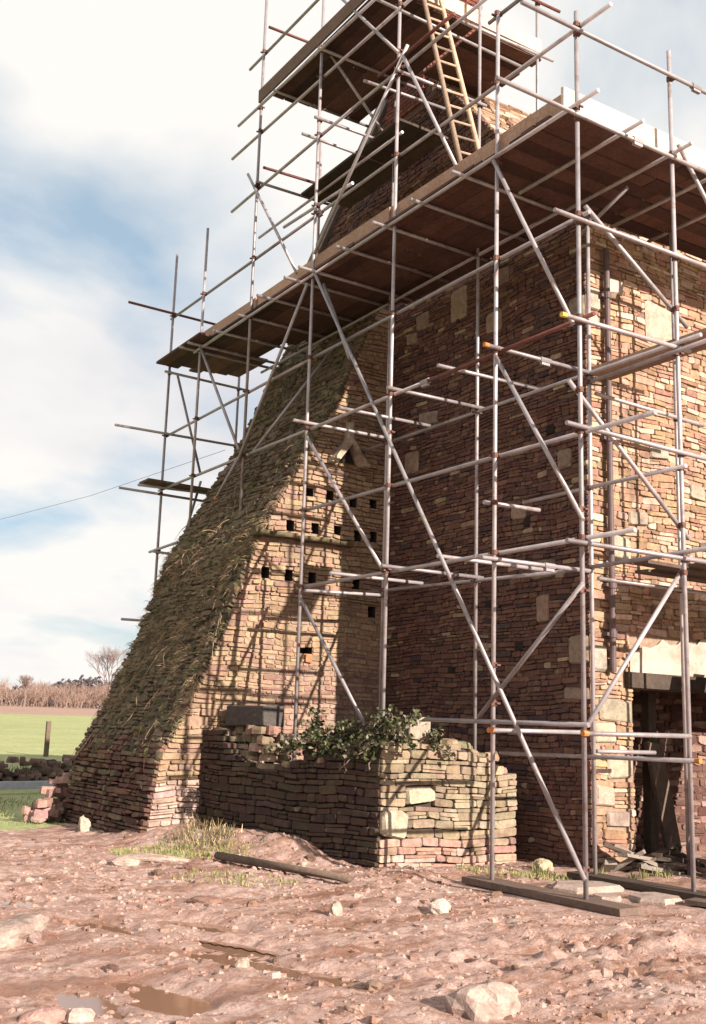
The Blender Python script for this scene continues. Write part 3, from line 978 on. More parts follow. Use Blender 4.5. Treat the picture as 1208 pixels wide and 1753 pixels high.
OX, IX = 7.51, 8.92
STD = [(OX, 7.61, .07, 9.2), (OX, 8.92, .07, 9.95), (OX, 10.97, 0, 12.9), (OX, 13.07, 0, 13.9), (OX, 15.05, 4.75, 14.2), (OX, 16.95, 4.85, 10.35), (OX, 18.3, 0, 10.35),
       (8.97, 7.61, .07, 9.3), (8.95, 8.92, .07, 7.75), (IX, 10.97, 0, 12.9), (IX, 13.1, 0, 11.55), (10.32, 11.3, 8.15, 13.6), (8.95, 18.3, 0, 9.2), (10.45, 7.61, .0, 9.3), (10.45, 8.92, 0, 8.0),
       (IX, 15.4, 8.15, 11.8)]
standards = []
for (x, y, z0, z1) in STD:
    zz0 = z0-.02 if z0 > 0 else (gz(x, y))-.02
    lean = rng.uniform(-.012, .012), rng.uniform(-.012, .012)
    o = tube_obj('standard', (x+lean[0], y+lean[1], zz0), (x-lean[0], y-lean[1], z1), M['steel'], scaf)
    standards.append((x, y, zz0, z1, o))
H = [  # name, a, b, material
    ('ledger', (OX-.05, 10.05, 1.66), (OX-.05, 7.5, 1.63), 'steel'), ('ledger', (8.9, 10.45, 1.30), (8.9, 7.45, 1.32), 'steel'),
    ('ledger', (OX+.05, 6.97, 3.42), (OX+.05, 13.25, 3.46), 'steel'), ('ledger', (OX+.05, 6.69, 4.49), (OX+.05, 13.2, 4.55), 'steel'),
    ('ledger', (OX+.05, 7.45, 5.70), (OX+.05, 10.3, 5.72), 'rust_steel'), ('ledger', (OX+.05, 10.3, 5.72), (OX+.05, 14.9, 5.74), 'steel'),
    ('ledger', (OX+.05, 14.95, 5.74), (OX+.05, 18.55, 5.76), 'steel'),
    ('ledger', (OX+.05, 7.5, 6.83), (OX+.05, 13.3, 6.80), 'steel'), ('ledger', (OX+.05, 13.3, 6.80), (OX+.05, 18.4, 6.76), 'steel'),
    ('ledger', (OX-.05, 7.25, 8.05), (OX-.05, 12.4, 8.04), 'steel'), ('ledger', (OX-.05, 12.4, 8.04), (OX-.05, 17.1, 8.02), 'steel'),
    ('guard_rail', (OX+.05, 7.15, 9.03), (OX+.05, 13.0, 9.06), 'steel'), ('guard_rail', (OX+.05, 13.0, 9.06), (OX+.05, 18.5, 9.10), 'steel'),
    ('ledger', (IX, 14.0, 5.77), (IX, 7.25, 5.73), 'steel'), ('ledger', (IX+.02, 8.95, 5.64), (IX-.05, 7.1, 5.62), 'steel'),
    ('ledger', (IX, 13.8, 3.56), (IX, 9.3, 3.42), 'steel'), ('ledger', (IX, 10.05, 4.36), (IX, 7.5, 4.35), 'steel'), ('ledger', (IX, 9.3, 3.42), (IX, 7.2, 3.44), 'steel'),
    ('ledger', (OX+.04, 9.12, 9.95), (OX+.04, 8.2, 9.93), 'steel'), ('ledger', (OX+.05, 16.09, 10.33), (OX+.05, 12.2, 10.36), 'steel'), ('ledger', (OX+.05, 12.2, 10.36), (OX+.05, 8.95, 10.33), 'steel'),
    ('ledger', (OX-.04, 11.4, 10.42), (OX-.04, 9.7, 10.40), 'rust_steel'),
    ('ledger', (OX+.05, 16.19, 11.38), (OX+.05, 10.7, 11.30), 'steel'), ('ledger', (OX-.05, 15.8, 11.80), (OX-.05, 11.2, 11.70), 'steel'),
    ('guard_rail', (OX+.05, 15.67, 12.86), (OX+.05, 10.9, 12.82), 'steel'),
    ('ledger', (IX+.0, 17.3, 8.0), (IX, 9.3, 8.0), 'steel'), ('ledger', (OX+.03, 14.1, 9.25), (OX+.03, 12.1, 9.14), 'steel'), ('ledger', (8.45, 16.75, 10.35), (8.45, 12.2, 10.3), 'steel'),
    ('guard_rail', (6.68, 7.55, 8.92), (10.9, 7.55, 8.95), 'steel'), ('transom', (6.35, 7.55, 7.93), (10.9, 7.55, 7.90), 'steel'), ('transom', (7.12, 7.55, 6.74), (10.9, 7.55, 6.74), 'steel'),
    ('transom', (7.24, 7.55, 5.64), (9.1, 7.55, 5.67), 'steel'), ('transom', (7.26, 7.55, 4.53), (10.7, 7.55, 4.47), 'steel'), ('transom', (7.25, 7.55, 3.36), (10.7, 7.55, 3.37), 'steel'),
    ('transom', (7.43, 8.87, 1.56), (8.72, 8.87, 1.57), 'steel'), ('transom', (7.47, 7.55, 1.55), (8.92, 7.55, 1.56), 'steel'),
    ('transom', (7.34, 8.87, 5.73), (8.98, 8.87, 5.74), 'steel'), ('transom', (7.19, 8.87, 3.35), (8.9, 8.87, 3.37), 'steel'),
    ('transom', (9.0, 8.87, 5.5), (10.9, 8.87, 5.45), 'steel'), ('transom', (9.0, 8.87, 3.3), (10.9, 8.87, 3.3), 'steel'), ('transom', (8.97, 8.90, 1.37), (9.9, 8.90, 1.37), 'steel'),
    ('transom', (7.41, 9.8, 3.49), (9.0, 9.8, 3.50), 'steel'), ('transom', (7.4, 10.92, 3.50), (9.0, 10.92, 3.51), 'steel'), ('transom', (7.45, 12.2, 3.55), (9.05, 12.2, 3.56), 'steel'),
    ('transom', (7.55, 13.02, 3.40), (9.0, 13.02, 3.46), 'steel'), ('transom', (7.41, 9.85, 5.78), (9.05, 9.85, 5.81), 'steel'), ('transom', (7.42, 10.92, 5.78), (9.0, 10.92, 5.80), 'steel'),
    ('transom', (7.45, 12.1, 5.80), (9.05, 12.1, 5.82), 'steel'), ('transom', (7.26, 13.02, 5.80), (9.25, 13.02, 5.82), 'steel'), ('transom', (7.4, 8.97, 3.98), (8.2, 8.97, 4.0), 'steel'),
    ('transom', (6.6, 18.25, 9.13), (9.05, 18.25, 9.10), 'rust_steel'), ('transom', (6.52, 18.25, 6.77), (9.05, 18.25, 6.79), 'steel'), ('transom', (7.03, 18.25, 5.74), (9.0, 18.25, 5.80), 'steel'),
    ('transom', (6.72, 18.35, 5.66), (9.0, 18.35, 5.64), 'steel'), ('transom', (6.9, 18.25, 3.31), (8.2, 18.25, 3.33), 'steel'), ('transom', (7.4, 18.25, 4.57), (9.0, 18.25, 4.52), 'steel'),
    ('transom', (7.4, 18.25, 7.96), (9.15, 18.25, 7.93), 'steel'), ('ledger', (7.46, 18.55, 4.60), (7.46, 17.3, 4.62), 'steel'),
    ('transom', (7.3, 14.5, 12.92), (8.4, 14.5, 12.95), 'rust_steel'), ('transom', (7.4, 13.02, 10.58), (9.0, 13.02, 10.6), 'steel'), ('transom', (7.35, 13.3, 10.42), (8.9, 13.3, 10.42), 'steel'),
    ('transom', (7.38, 14.6, 10.45), (8.9, 14.6, 10.50), 'rust_steel'), ('transom', (7.46, 15.0, 10.40), (8.95, 15.0, 10.42), 'steel'), ('transom', (7.36, 11.6, 10.42), (8.85, 11.6, 10.5), 'steel'),
    ('transom', (7.42, 10.92, 10.25), (9.0, 10.92, 10.28), 'steel'), ('transom', (7.4, 11.4, 11.6), (10.1, 11.4, 11.58), 'steel'), ('transom', (8.8, 11.25, 11.74), (10.6, 11.25, 11.80), 'steel'),
    ('transom', (7.4, 11.25, 12.62), (10.75, 11.25, 12.72), 'rust_steel'), ('transom', (7.4, 14.4, 11.74), (9.3, 14.4, 11.74), 'steel'), ('transom', (7.4, 13.0, 11.74), (9.3, 13.0, 11.74), 'steel'),
]
for y in (9.45, 10.3, 11.1, 12.0, 12.9, 13.35, 14.2, 15.1, 16.0, 16.8, 17.1):     # board bearers under the lower platform
    H.append(('transom', (7.3-rng.uniform(.0, .14), y, 8.055), (9.2, y+.02, 8.055), 'steel'))
for x in (8.2, 8.97, 9.75, 10.45):
    H.append(('transom', (x, 7.32, 8.0), (x, 9.3, 8.0), 'steel'))
horiz = []
for (nm, a, bq, mk) in H:
    o = tube_obj(nm, a, bq, M[mk], scaf); horiz.append((np.array(a), np.array(bq), o))
BR = [((7.44, 12.95, 8.1), (7.44, 7.55, .24)), ((7.60, 12.9, 7.9), (7.46, 11.9, 6.45)), ((7.45, 13.12, 7.95), (7.45, 15.1, 5.65)), ((7.45, 12.95, 8.35), (7.45, 10.68, 10.5)), ((7.45, 12.6, 12.45), (7.45, 10.9, 10.5)),
      ((7.45, 10.8, 10.42), (7.45, 9.6, 8.25)), ((7.45, 8.9, 8.0), (7.45, 7.64, 5.62)), ((7.45, 8.85, 5.62), (7.45, 7.53, 3.58)), ((7.45, 7.54, 2.96), (7.45, 9.1, 1.69)),
      ((7.45, 12.95, 5.57), (7.45, 10.97, 3.47)), ((7.45, 12.98, 3.31), (7.45, 11.2, 1.52)), ((7.45, 16.95, 8.2), (7.45, 15.1, 5.82)), ((7.44, 15.12, 5.66), (7.40, 15.72, 5.14)),
      ((7.45, 15.3, 10.66), (7.45, 13.45, 8.22)), ((7.6, 14.95, 5.75), (9.0, 14.55, 7.95)), ((7.7, 18.37, 8.0), (8.3, 18.37, 6.14)), ((8.31, 18.37, 6.02), (7.92, 18.37, 4.42)),
      ((7.6, 13.13, 11.9), (8.8, 13.13, 10.76)), ((7.66, 7.66, 6.99), (9.2, 7.66, 6.0)), ((7.40, 7.66, 5.02), (9.12, 7.66, 3.61)), ((9.14, 7.66, 3.43), (7.6, 7.66, 1.62)), ((9.14, 7.66, 8.2), (10.3, 7.66, 6.8)),
      ((9.0, 9.1, 7.6), (9.0, 8.3, 7.9))]
for (a, bq) in BR:
    o = tube_obj('brace', a, bq, M['steel'], scaf); horiz.append((np.array(a), np.array(bq), o))
# couplers wherever a tube passes a standard
cm = MB()
cm.tube([(0, 0, -.028), (0, 0, .028)], .034, 8)
cm.box((.042, 0, 0), (.016, 0, 0), (0, .032, 0), (0, 0, .026)); cm.box((-.02, .045, 0), (.024, 0, 0), (0, .01, 0), (0, 0, .01))
coup_mesh = cm.mesh('coupler', M['coupler'])
for (x, y, z0, z1, so) in standards:
    for (a, bq, ho) in horiz:
        d = bq-a; L2 = d[0]**2+d[1]**2
        if L2 < 1e-4: continue
        t = ((x-a[0])*d[0]+(y-a[1])*d[1])/L2
        if not (-.02 <= t <= 1.02): continue
        q = a+np.clip(t, 0, 1)*d
        if math.hypot(q[0]-x, q[1]-y) > .10 or not (z0-.05 < q[2] < z1+.1): continue
        c = put('coupler', coup_mesh, so, (x, y, q[2]))
        c.rotation_euler = (0, 0, math.atan2(q[1]-y, q[0]-x))
# sleeve couplers joining tube ends, and coloured end caps
for (c, ax) in (((OX+.05, 10.3, 5.72), 1), ((8.2, 8.87, 5.735), 0), ((8.35, 7.55, 8.92-1.0), 0), ((OX+.05, 13.0, 9.06), 1), ((8.25, 8.87, 3.36), 0), ((9.35, 7.55, 8.94), 0)):
    mb = MB(); e = np.eye(3)[ax]*.075; mb.tube([np.array(c)-e, np.array(c)+e], .036, 8); mb.box(np.array(c)+np.array([0, 0, -.045]), e*.8, np.eye(3)[1-ax]*.02, (0, 0, .015))
    mb.build('sleeve_coupler', M['steel'], scaf)
for (c, ax, mk) in (((7.425, 8.87, 1.56), 0, 'cap'), ((8.725, 8.87, 1.57), 0, 'cap'), ((7.235, 7.55, 5.64), 0, 'cap_yellow'), ((7.335, 8.87, 5.73), 0, 'cap'), ((8.9, 7.445, 1.32), 1, 'cap'), ((7.465, 7.55, 1.55), 0, 'cap'), ((7.395, 15.725, 5.135), 1, 'cap')):
    mb = MB(); e = np.eye(3)[ax]*.03; mb.tube([np.array(c)-e, np.array(c)+e], .028, 8); mb.build('end_cap', M[mk], scaf)

# platforms
def board(name, a, bq, w, t, mat, parent, side=None):
    """plank whose bottom centre line runs a-b; side = unit width direction"""
    a, bq = np.array(a, float), np.array(bq, float); d = (bq-a)/2
    if side is None:
        side = np.cross(d/np.linalg.norm(d), (0, 0, 1)); side /= np.linalg.norm(side)
    up = np.cross(side, d/np.linalg.norm(d)); up = up/np.linalg.norm(up)
    if up[2] < 0: up = -up
    mb = MB(); mb.box((a+bq)/2+up*t/2, d, np.array(side)*w/2, up*t/2, jit=.003)
    return mb.build(name, mat, parent)
DZ = 8.085
for k in range(9):
    x = 7.34+k*.232
    if x > 9.3: break
    cuts = [9.28, 11.6+.3*(k % 2), 14.3+.35*((k+1) % 2), 18.25+rng.uniform(-.12, .2)]
    if k == 0: cuts = [16.4, 18.3]
    if k in (6, 7): cuts = [9.28, 12.4, 15.9, 16.9, 18.1] if k == 6 else [9.28, 12.2, 15.6]
    if k == 8: cuts = [9.28, 13.2]
    for i, (c0, c1) in enumerate(zip(cuts[:-1], cuts[1:])):
        if k == 6 and i == 2: continue
        board('deck_board', (x, c0+.01, DZ+rng.uniform(0, .022)), (x, c1-.01, DZ+rng.uniform(0, .022)), .216, .038, M['board'], scaf)
for k in range(8):
    y = 7.86+k*.232
    if y > 9.3: break
    cuts = [7.48+rng.uniform(-.05, .03), 9.4+.3*(k % 2), 12.2]
    for c0, c1 in zip(cuts[:-1], cuts[1:]):
        board('deck_board', (c0+.01, y, DZ+.012*(k % 2)), (c1-.01, y, DZ+.012*(k % 2)), .216, .038, M['board'], scaf)
def toe(a, bq, h=.24, t=.038, mat='toe', nm='toe_board'):
    a, bq = np.array(a, float), np.array(bq, float); d = (bq-a)/2
    s = np.cross(d/np.linalg.norm(d), (0, 0, 1))
    mb = MB(); mb.box((a+bq)/2+np.array([0, 0, h/2]), d, s*t/2, (0, 0, h/2), jit=.004); return mb.build(nm, M[mat], scaf)
TZ = DZ+.055
toe((7.59, 7.86, TZ), (7.59, 11.2, TZ+.01)); toe((7.555, 11.15, TZ), (7.555, 13.0, TZ)); toe((7.59, 12.98, TZ+.01), (7.59, 15.0, TZ)); toe((7.555, 14.95, TZ), (7.555, 17.75, TZ), .22)
toe((7.50, 7.82, TZ), (10.0, 7.82, TZ), .26, mat='sunlit_board'); toe((9.95, 7.785, TZ), (12.2, 7.785, TZ), .26, mat='sunlit_board')
# upper platform round the chimney
UZ = 11.775
for k in range(7):
    x = 7.58+k*.232
    for c0, c1 in ((11.32, 13.0+.2*(k % 2)), (13.0+.2*(k % 2), 14.62-.03*k+rng.uniform(-.06, .06))):
        board('deck_board', (x, c0+.01, UZ+rng.uniform(0, .01)), (x, c1-.01, UZ+rng.uniform(0, .01)), .216, .038, M['board'], scaf)
for k in range(6):
    y = 11.43+k*.232
    board('deck_board', (9.16, y, UZ+.01*(k % 2)), (10.38+rng.uniform(-.05, .05), y, UZ+.01*(k % 2)), .216, .038, M['board'], scaf)
toe((7.44, 11.3, UZ+.05), (7.44, 15.0, UZ+.05), .23); toe((7.46, 11.26, UZ+.05), (10.36, 11.26, UZ+.05), .23, mat='sunlit_board')
# small board runs
for k in range(4): board('deck_board', (8.43+k*.23, 12.1, 10.40), (8.43+k*.23, 15.0-.03*k, 10.42), .222, .038, M['oldwood'], scaf)
for k in range(2): board('deck_board', (7.12, 18.1+k*.23, 5.80), (8.7, 18.1+k*.23, 5.79), .2, .035, M['oldwood'], scaf)
for k in range(2): board('deck_board', (9.10+k*.23, 9.05, 5.80), (9.10+k*.23, 7.2, 5.78), .22, .038, M['toe'], scaf)
for k in range(7): board('deck_board', (10.02+.05*(k % 2), 7.78+.228*k, 3.50), (12.9, 7.78+.228*k, 3.50), .22, .038, M['oldwood'], scaf)
board('deck_board', (9.35, 8.55, 3.47), (10.9, 8.6, 3.46), .22, .038, M['oldwood'], scaf)

# ================================================================== ladder
lad = thing('pole_ladder', 'pale wooden pole ladder climbing from the lower to the upper scaffold platform', 'ladder', (8.4, 10.3, 8.13))
LF = [np.array([8.19, 10.22, 8.13]), np.array([8.54, 10.16, 8.13])]
LT = [np.array([8.00, 11.42, 12.75]), np.array([8.29, 11.40, 12.75])]
for a, bq in zip(LF, LT):
    mb = MB(); mb.tube([a, bq], [.036, .030], 8); mb.build('rail', M['ladder'], lad, smooth=True)
for k in range(17):
    t = (k+.7)/18
    mb = MB(); mb.tube([LF[0]*(1-t)+LT[0]*t, LF[1]*(1-t)+LT[1]*t], .017, 6); mb.build('rung', M['ladder'], lad)

# ================================================================== timber on the ground
def plank_thing(name, label, cat, a, bq, w, t, mat):
    o = board(name, a, bq, w, t, mat, None); return tag(o, label, cat)
plank_thing('sole_board', 'thick timber sole board under the two front scaffold standards', 'board', (7.52, 7.08, 0.0), (7.50, 9.25, .01), .27, .065, M['toe'])
plank_thing('sole_board', 'timber sole board under the scaffold standards nearest the doorway', 'board', (8.96, 7.2, 0.0), (8.92, 9.2, .01), .26, .06, M['oldwood'])
plank_thing('plank', 'weathered plank lying flat on the mud at the right edge', 'board', (8.75, 6.7, .01), (8.55, 7.3, .02), .26, .04, M['oldwood'])
mb = MB(); g0 = (gz(5.72, 11.6)); g1 = (gz(6.12, 9.45))
mb.tube([(5.72, 11.6, g0+.06), (6.12, 9.45, g1+.06)], [.045, .038], 8)
tag(mb.build('timber_pole', M['oldwood'], None, smooth=True), 'long thin timber pole lying along the shaded foot of the ruined wall', 'pole')
mb = MB(); mb.box((11.0, 9.75, .72), (.13, 0, .0), (0, .03, .01), (-.17, .02, .76), jit=.008)
tag(mb.build('leaning_plank', M['oldwood']), 'broad old plank leaning inside the dark doorway', 'plank')
rt = random.Random(3)
tp = thing('timber_heap', 'small heap of broken timber and slabs at the door jamb', 'rubble', (10.0, 9.1, 0))
for k in range(14):
    a = np.array([rt.uniform(9.5, 10.5), rt.uniform(8.95, 9.4), rt.uniform(.05, .3)]); an = rt.uniform(0, 3.1); L = rt.uniform(.15, .45)
    d = np.array([math.cos(an), math.sin(an)*.5, rt.uniform(-.4, .4)])*L
    mb = MB(); s = np.cross(d/np.linalg.norm(d), (0, 0, 1)); s /= np.linalg.norm(s); u = np.cross(s, d/np.linalg.norm(d))
    mb.box(a, d, s*rt.uniform(.04, .1), u*.022, pick(rt, RED), jit=.01); mb.build('broken_piece', M['oldwood'] if k % 2 else M['slate'], tp)

# upright boards added out of view on the right to cast shade on the doorway
stack = thing('added_shade_boards', 'row of upright boards added out of view to shade the doorway', 'boards', (11.4, 8.5, 0))
for k in range(9):
    x = 10.62+k*.235
    mb = MB(); h = rt.uniform(1.28, 1.4)
    mb.box((x+.02, 8.55, h*.97), (.108, 0, 0), (0, .019, 0), (.44, .20, h), jit=.004)
    mb.build('board', M['board'], stack)
for (x, y, lx, ly, rz, lab) in ((8.35, 8.45, .75, .6, .2, 'pale flat paving slab between the two sole boards'), (8.45, 7.62, .6, .5, .5, 'broken paving slab at the scaffold corner nearest the right edge'), (8.05, 7.9, .4, .3, 1.0, 'small slab fragment beside the front sole board')):
    V, F, col = flat_stone(rt, (0, 0, 0), lx, ly, .06, rz, (.40, .31, .27), .03)
    mb = MB(); mb.add(V, F, col); o = mb.build('paving_slab', M['stone'], None, loc=(0, 0, 0)); o.location = (x, y, gz(x, y)-.01)
    tag(o, lab, 'slab')
# ================================================================== loose stones
def rock_mesh(r, sx, sy, sz, col, name, mat, n=9, rings=5):
    mb = MB(); V = []; ph = [r.uniform(0, 6.28) for _ in range(6)]
    for i in range(rings+1):
        t = math.pi*i/rings
        for k in range(n):
            p = 2*math.pi*k/n
            d = 1+.16*math.sin(2*p+ph[0])+.12*math.sin(3*p+ph[1]+2*t)+.07*math.sin(5*p+ph[3]-3*t)+r.uniform(-.15, .15)*(9/n)**.7
            q = (math.copysign(abs(math.sin(t)*math.cos(p))**.9, math.sin(t)*math.cos(p)), math.copysign(abs(math.sin(t)*math.sin(p))**.9, math.sin(t)*math.sin(p)),
                 math.copysign(abs(math.cos(t))**.85, math.cos(t)))
            V.append((q[0]*sx*d, q[1]*sy*d, q[2]*sz*(1+.1*math.sin(p+ph[2]))))
    F = []
    for i in range(rings):
        for k in range(n):
            k2 = (k+1) % n; F.append((i*n+k, (i+1)*n+k, (i+1)*n+k2, i*n+k2))
    mb.add(V, F, col); return mb.mesh(name, mat)
def loose(label, x, y, sx, sy, sz, col, rz=0.0, group=None, sink=.3, name='loose_stone'):
    big = max(sx, sy) > .1
    me = rock_mesh(rt, sx, sy, sz, col, name, M['stone'], 16 if big else 9, 10 if big else 5)
    o = put(name, me, None, (x, y, (gz(x, y))+sz*(1-2*sink)*.9)); o.rotation_euler = (rt.uniform(-.2, .2), rt.uniform(-.2, .2), rz)
    return tag(o, label, 'stone', group)
loose('large pale angular rock in the middle of the muddy foreground', 4.18, 5.02, .22, .15, .13, (.40, .30, .26), .3)
loose('smooth pale boulder sunk in mud at the left edge', 2.40, 8.05, .27, .19, .10, (.42, .32, .275), .6)
loose('flat pale stone slab on the mud left of the grass tuft', 5.05, 11.9, .36, .16, .06, (.44, .335, .29), -.5)
loose('smaller flat stone lying beside the pale slab', 4.66, 11.7, .15, .10, .06, (.42, .32, .275), .2)
loose('dark flat stone alone on the mud before the buttress', 4.33, 8.95, .16, .08, .04, (.24, .14, .11), -.4)
loose('pointed pale stone standing up beside the pink rubble', 5.47, 15.3, .08, .08, .17, (.48, .40, .32), .2)
loose('white stone at the foot of the soil mound below the ruined wall', 5.98, 7.8, .11, .09, .08, (.48, .40, .355), .2)
loose('upright flat stone on the mud right of the timber pole', 5.12, 8.1, .07, .05, .085, (.44, .335, .29), .9)
loose('pale stone at the bottom left corner of the mud', 2.14, 5.85, .10, .08, .05, (.45, .35, .31), .4)
loose('dark stone at the bottom left corner of the mud', 1.96, 5.88, .11, .08, .05, (.36, .22, .19), .1)
loose('rounded stone in the grass behind the front sole board', 8.95, 9.75, .12, .09, .09, (.42, .35, .24), .2)
for k in range(20):
    for _ in range(40):
        x, y = rt.uniform(2.0, 8.0), rt.uniform(5.0, 13.5)
        pr = project((x, y, 0))[0]
        if 0 < pr[0] < .99 and .80 < pr[1] < 1.0 and seg_dist(np.array(x), np.array(y), BANK0, BANK1) > .3 and x < 7.3: break
    s = rt.uniform(.025, .065)
    loose('small loose stone half sunk in the churned red mud', x, y, s*rt.uniform(1, 1.7), s, s*rt.uniform(.5, .9), pick(rt, [(.33, .22, .18), (.27, .165, .13), (.40, .30, .255), (.19, .115, .09), (.24, .14, .11)]), rt.uniform(0, 3), 'small stones scattered over the mud', name='small_stone')
# finer rubble and pebbles
pm = MB()
for k in range(700):
    x, y = rt.uniform(1.6, 9.2), rt.uniform(4.6, 14.5)
    near_wall = seg_dist(np.array(x), np.array(y), np.array([7.0, 10.2]), np.array([6.2, 13.5]))
    if rt.random() > .35+.65*math.exp(-(near_wall/.7)**2) : continue
    if 7.2 < x < 7.8 and 7 < y < 9.3: continue
    s = rt.uniform(.012, .04); z = (gz(x, y))
    V, F, col = flat_stone(rt, (x, y, z-.3*s), s*2.6, s*1.9, s*1.0, rt.uniform(0, 3), pick(rt, [(.33, .22, .18), (.25, .15, .115), (.40, .30, .26), (.18, .105, .08), (.28, .17, .135)]), .4)
    pm.add(V, F, col)
tag(pm.build('pebbles', M['stone']), 'fine stone chips and pebbles trodden into the mud', 'pebbles', kind='stuff')

# clods of mud churned up all over the yard
cm_ = MB()
for k in range(7500):
    x, y = rt.uniform(1.5, 9.0), 4.5+9.0*rt.random()**1.25
    dens = float(vnoise(x*1.3, y*1.3, 61))*.6+float(vnoise(x*4, y*4, 62))*.4
    if rt.random() > (dens-.25)*1.7 or (7.2 < x < 7.8 and 7 < y < 9.3): continue
    sz = rt.uniform(.008, .022)*(1.9 if rt.random() < .10 else 1.0); z = gz(x, y)
    n = 5; ph = rt.uniform(0, 6); V = []
    for (rf, hf) in ((1.0, -.3), (.75, .45)):
        for i in range(n):
            a = ph+2*math.pi*i/n; q = sz*rf*rt.uniform(.65, 1.35); V.append((x+q*1.25*math.cos(a), y+q*math.sin(a), z+sz*(hf+rt.uniform(-.2, .2))))
    V.append((x+rt.uniform(-.3, .3)*sz, y+rt.uniform(-.3, .3)*sz, z+sz*rt.uniform(.6, 1.0)))
    cm_.add(V, [(i, (i+1) % n, n+(i+1) % n, n+i) for i in range(n)]+[(n+i, n+(i+1) % n, 2*n) for i in range(n)], (.3, .2, .16))
tag(cm_.build('mud_clods', M['mud']), 'crumbling clods of churned red mud covering the yard', 'mud', kind='stuff')

# rubble stub at the buttress foot, the rubble bank and things beyond
stub = thing('rubble_stub', 'low stub of pink rubble leaning on the left foot of the buttress', 'rubble', (5.6, 17.0, 0))
for k in range(75):
    t = rt.random(); h = rt.random()**1.3
    x = 5.18+.85*t+rt.uniform(-.06, .06); y = 16.7+.75*t+rt.uniform(-.1, .25); z = h*(.15+.75*t)
    V, F, col = flat_stone(rt, (x, y, z), rt.uniform(.14, .30), rt.uniform(.12, .22), rt.uniform(.06, .12), rt.uniform(0, 3), pick(rt, [(.36, .215, .185), (.30, .175, .155), (.41, .275, .24)]), .3)
    mb = MB(); mb.add(V, F, col); mb.build('stone', M['stone'], stub)
bank = thing('rubble_bank', 'long dark bank of tumbled stones in front of the green field', 'rubble', (7, 25.5, 0))
mb = MB(); n = 26; V = []
for k in range(n+1):
    t = k/n; c = np.array([1.0, 22.2])*(1-t)+np.array([10.4, 27.6])*t; g = float(terrain(*c))
    hh = .42+.16*math.sin(k*1.3)
    for (o_, z_) in ((-.75, -.05), (-.3, .7*hh), (.1, hh), (.8, -.05)): V.append((c[0]-o_*-.5*1.0, c[1]+o_*.86, g+z_))
mb.add(V, [(4*k+j, 4*k+4+j, 4*k+5+j, 4*k+1+j) for k in range(n) for j in range(3)])
mb.build('bank_earth', M['dark_earth'], bank)
for k in range(150):
    t = rt.uniform(.3, .95); c = np.array([1.0, 22.2])*(1-t)+np.array([10.4, 27.6])*t; o_ = rt.uniform(-.7, .15)
    V, F, col = flat_stone(rt, (c[0]+o_*.5, c[1]+o_*.86, float(terrain(*c))+.5*(1+o_/.8)*.85+rt.uniform(-.03, .05)), rt.uniform(.2, .45), rt.uniform(.15, .3), rt.uniform(.07, .14), rt.uniform(0, 3), pick(rt, [(.20, .13, .11), (.16, .105, .092), (.24, .165, .14)]), .4)
    mb = MB(); mb.add(V, F, col); mb.build('stone', M['stone'], bank)
o = board('pale_plank', (4.4, 22.9, .10), (8.05, 24.05, .10), .12, .16, plain('pale_concrete', (.42, .43, .48), .8), None)
tag(o, 'long pale bluish plank lying in the shaded grass before the rubble bank', 'plank')
mb = MB(); pz0 = float(terrain(11.7, 37)); mb.box((11.7, 37.0, pz0+.55), (.065, 0, 0), (0, .065, 0), (0, 0, .62), jit=.01)
tag(mb.build('fence_post', M['oldwood']), 'single dark wooden post standing in the green field', 'post')
mb = MB(); mb.tube([(8.72, 18.25, 6.67), (8.2, 24.2, 6.70), (7.74, 30.0, 6.945), (7.2, 36.5, 7.45)], .0045, 5)
tag(mb.build('cable', M['pipe']), 'thin overhead cable slanting from the scaffold across the sky at left', 'cable')

# ================================================================== plants
def blade(mb, p, d, L, w, col, bend=.3):
    d = np.array(d, float); d /= np.linalg.norm(d)+1e-9
    s = np.cross(d, (rt.uniform(-1, 1), rt.uniform(-1, 1), rt.uniform(-.3, .3))); s /= np.linalg.norm(s)+1e-9
    p = np.array(p, float); mid = p+d*L*.55; tip = p+d*L+np.array([0, 0, -bend*L])
    mb.add([p-s*w, p+s*w, mid+s*w*.7, mid-s*w*.7, tip], [(0, 1, 2, 3), (3, 2, 4)], col)
rp = random.Random(21)
DRY = [(.42, .31, .18), (.47, .36, .21), (.34, .23, .14), (.36, .235, .16), (.26, .17, .115)]
GRN = [(.11, .10, .04), (.145, .125, .055), (.085, .078, .034), (.165, .145, .07)]
DRK = [(.05, .043, .025), (.062, .05, .03), (.08, .06, .037)]
moss = MB()
tot = seg[-1]
def slope_blade(s, y, d, L, w, col, bend):
    x, z, tx, tz = slope_at(s)
    blade(moss, (x+tz*.015, y, z-tx*.015), d, L, w, col, bend)
for k in range(1150):                                   # separate tufts rooted in the joints
    while True:
        s = rp.uniform(1.3, tot-.4); y = rp.uniform(YB-.02, YF+.03)
        lush = math.exp(-((s-3.6)/1.7)**4)
        if rp.random() < (.06+.95*lush)*(1.0 if float(fbm(s*.9, y*.9, 41, 3)) > .47 else .22): break
    _, _, tx, tz = slope_at(s)
    q = rp.random()+.25*(float(fbm(s*.8+9, y*.8, 43, 2))-.5)*2
    pal = DRY if q > .36 else (GRN if q > .14 else DRK)
    cd = np.array([-tz*.6, rp.uniform(-.5, .2), rp.uniform(-.35, .45)]); rad = rp.uniform(.03, .10); size = rp.uniform(.7, 1.8)*(.6+.5*lush)
    for _ in range(int(rp.uniform(16, 40))):
        d = cd+np.array([rp.gauss(0, .35), rp.gauss(0, .45), rp.gauss(0, .38)])
        slope_blade(s+rp.gauss(0, rad*.6), y+rp.gauss(0, rad), d, rp.uniform(.05, .115)*size, rp.uniform(.002, .005), pick(rp, pal, .16), rp.uniform(.1, .7))
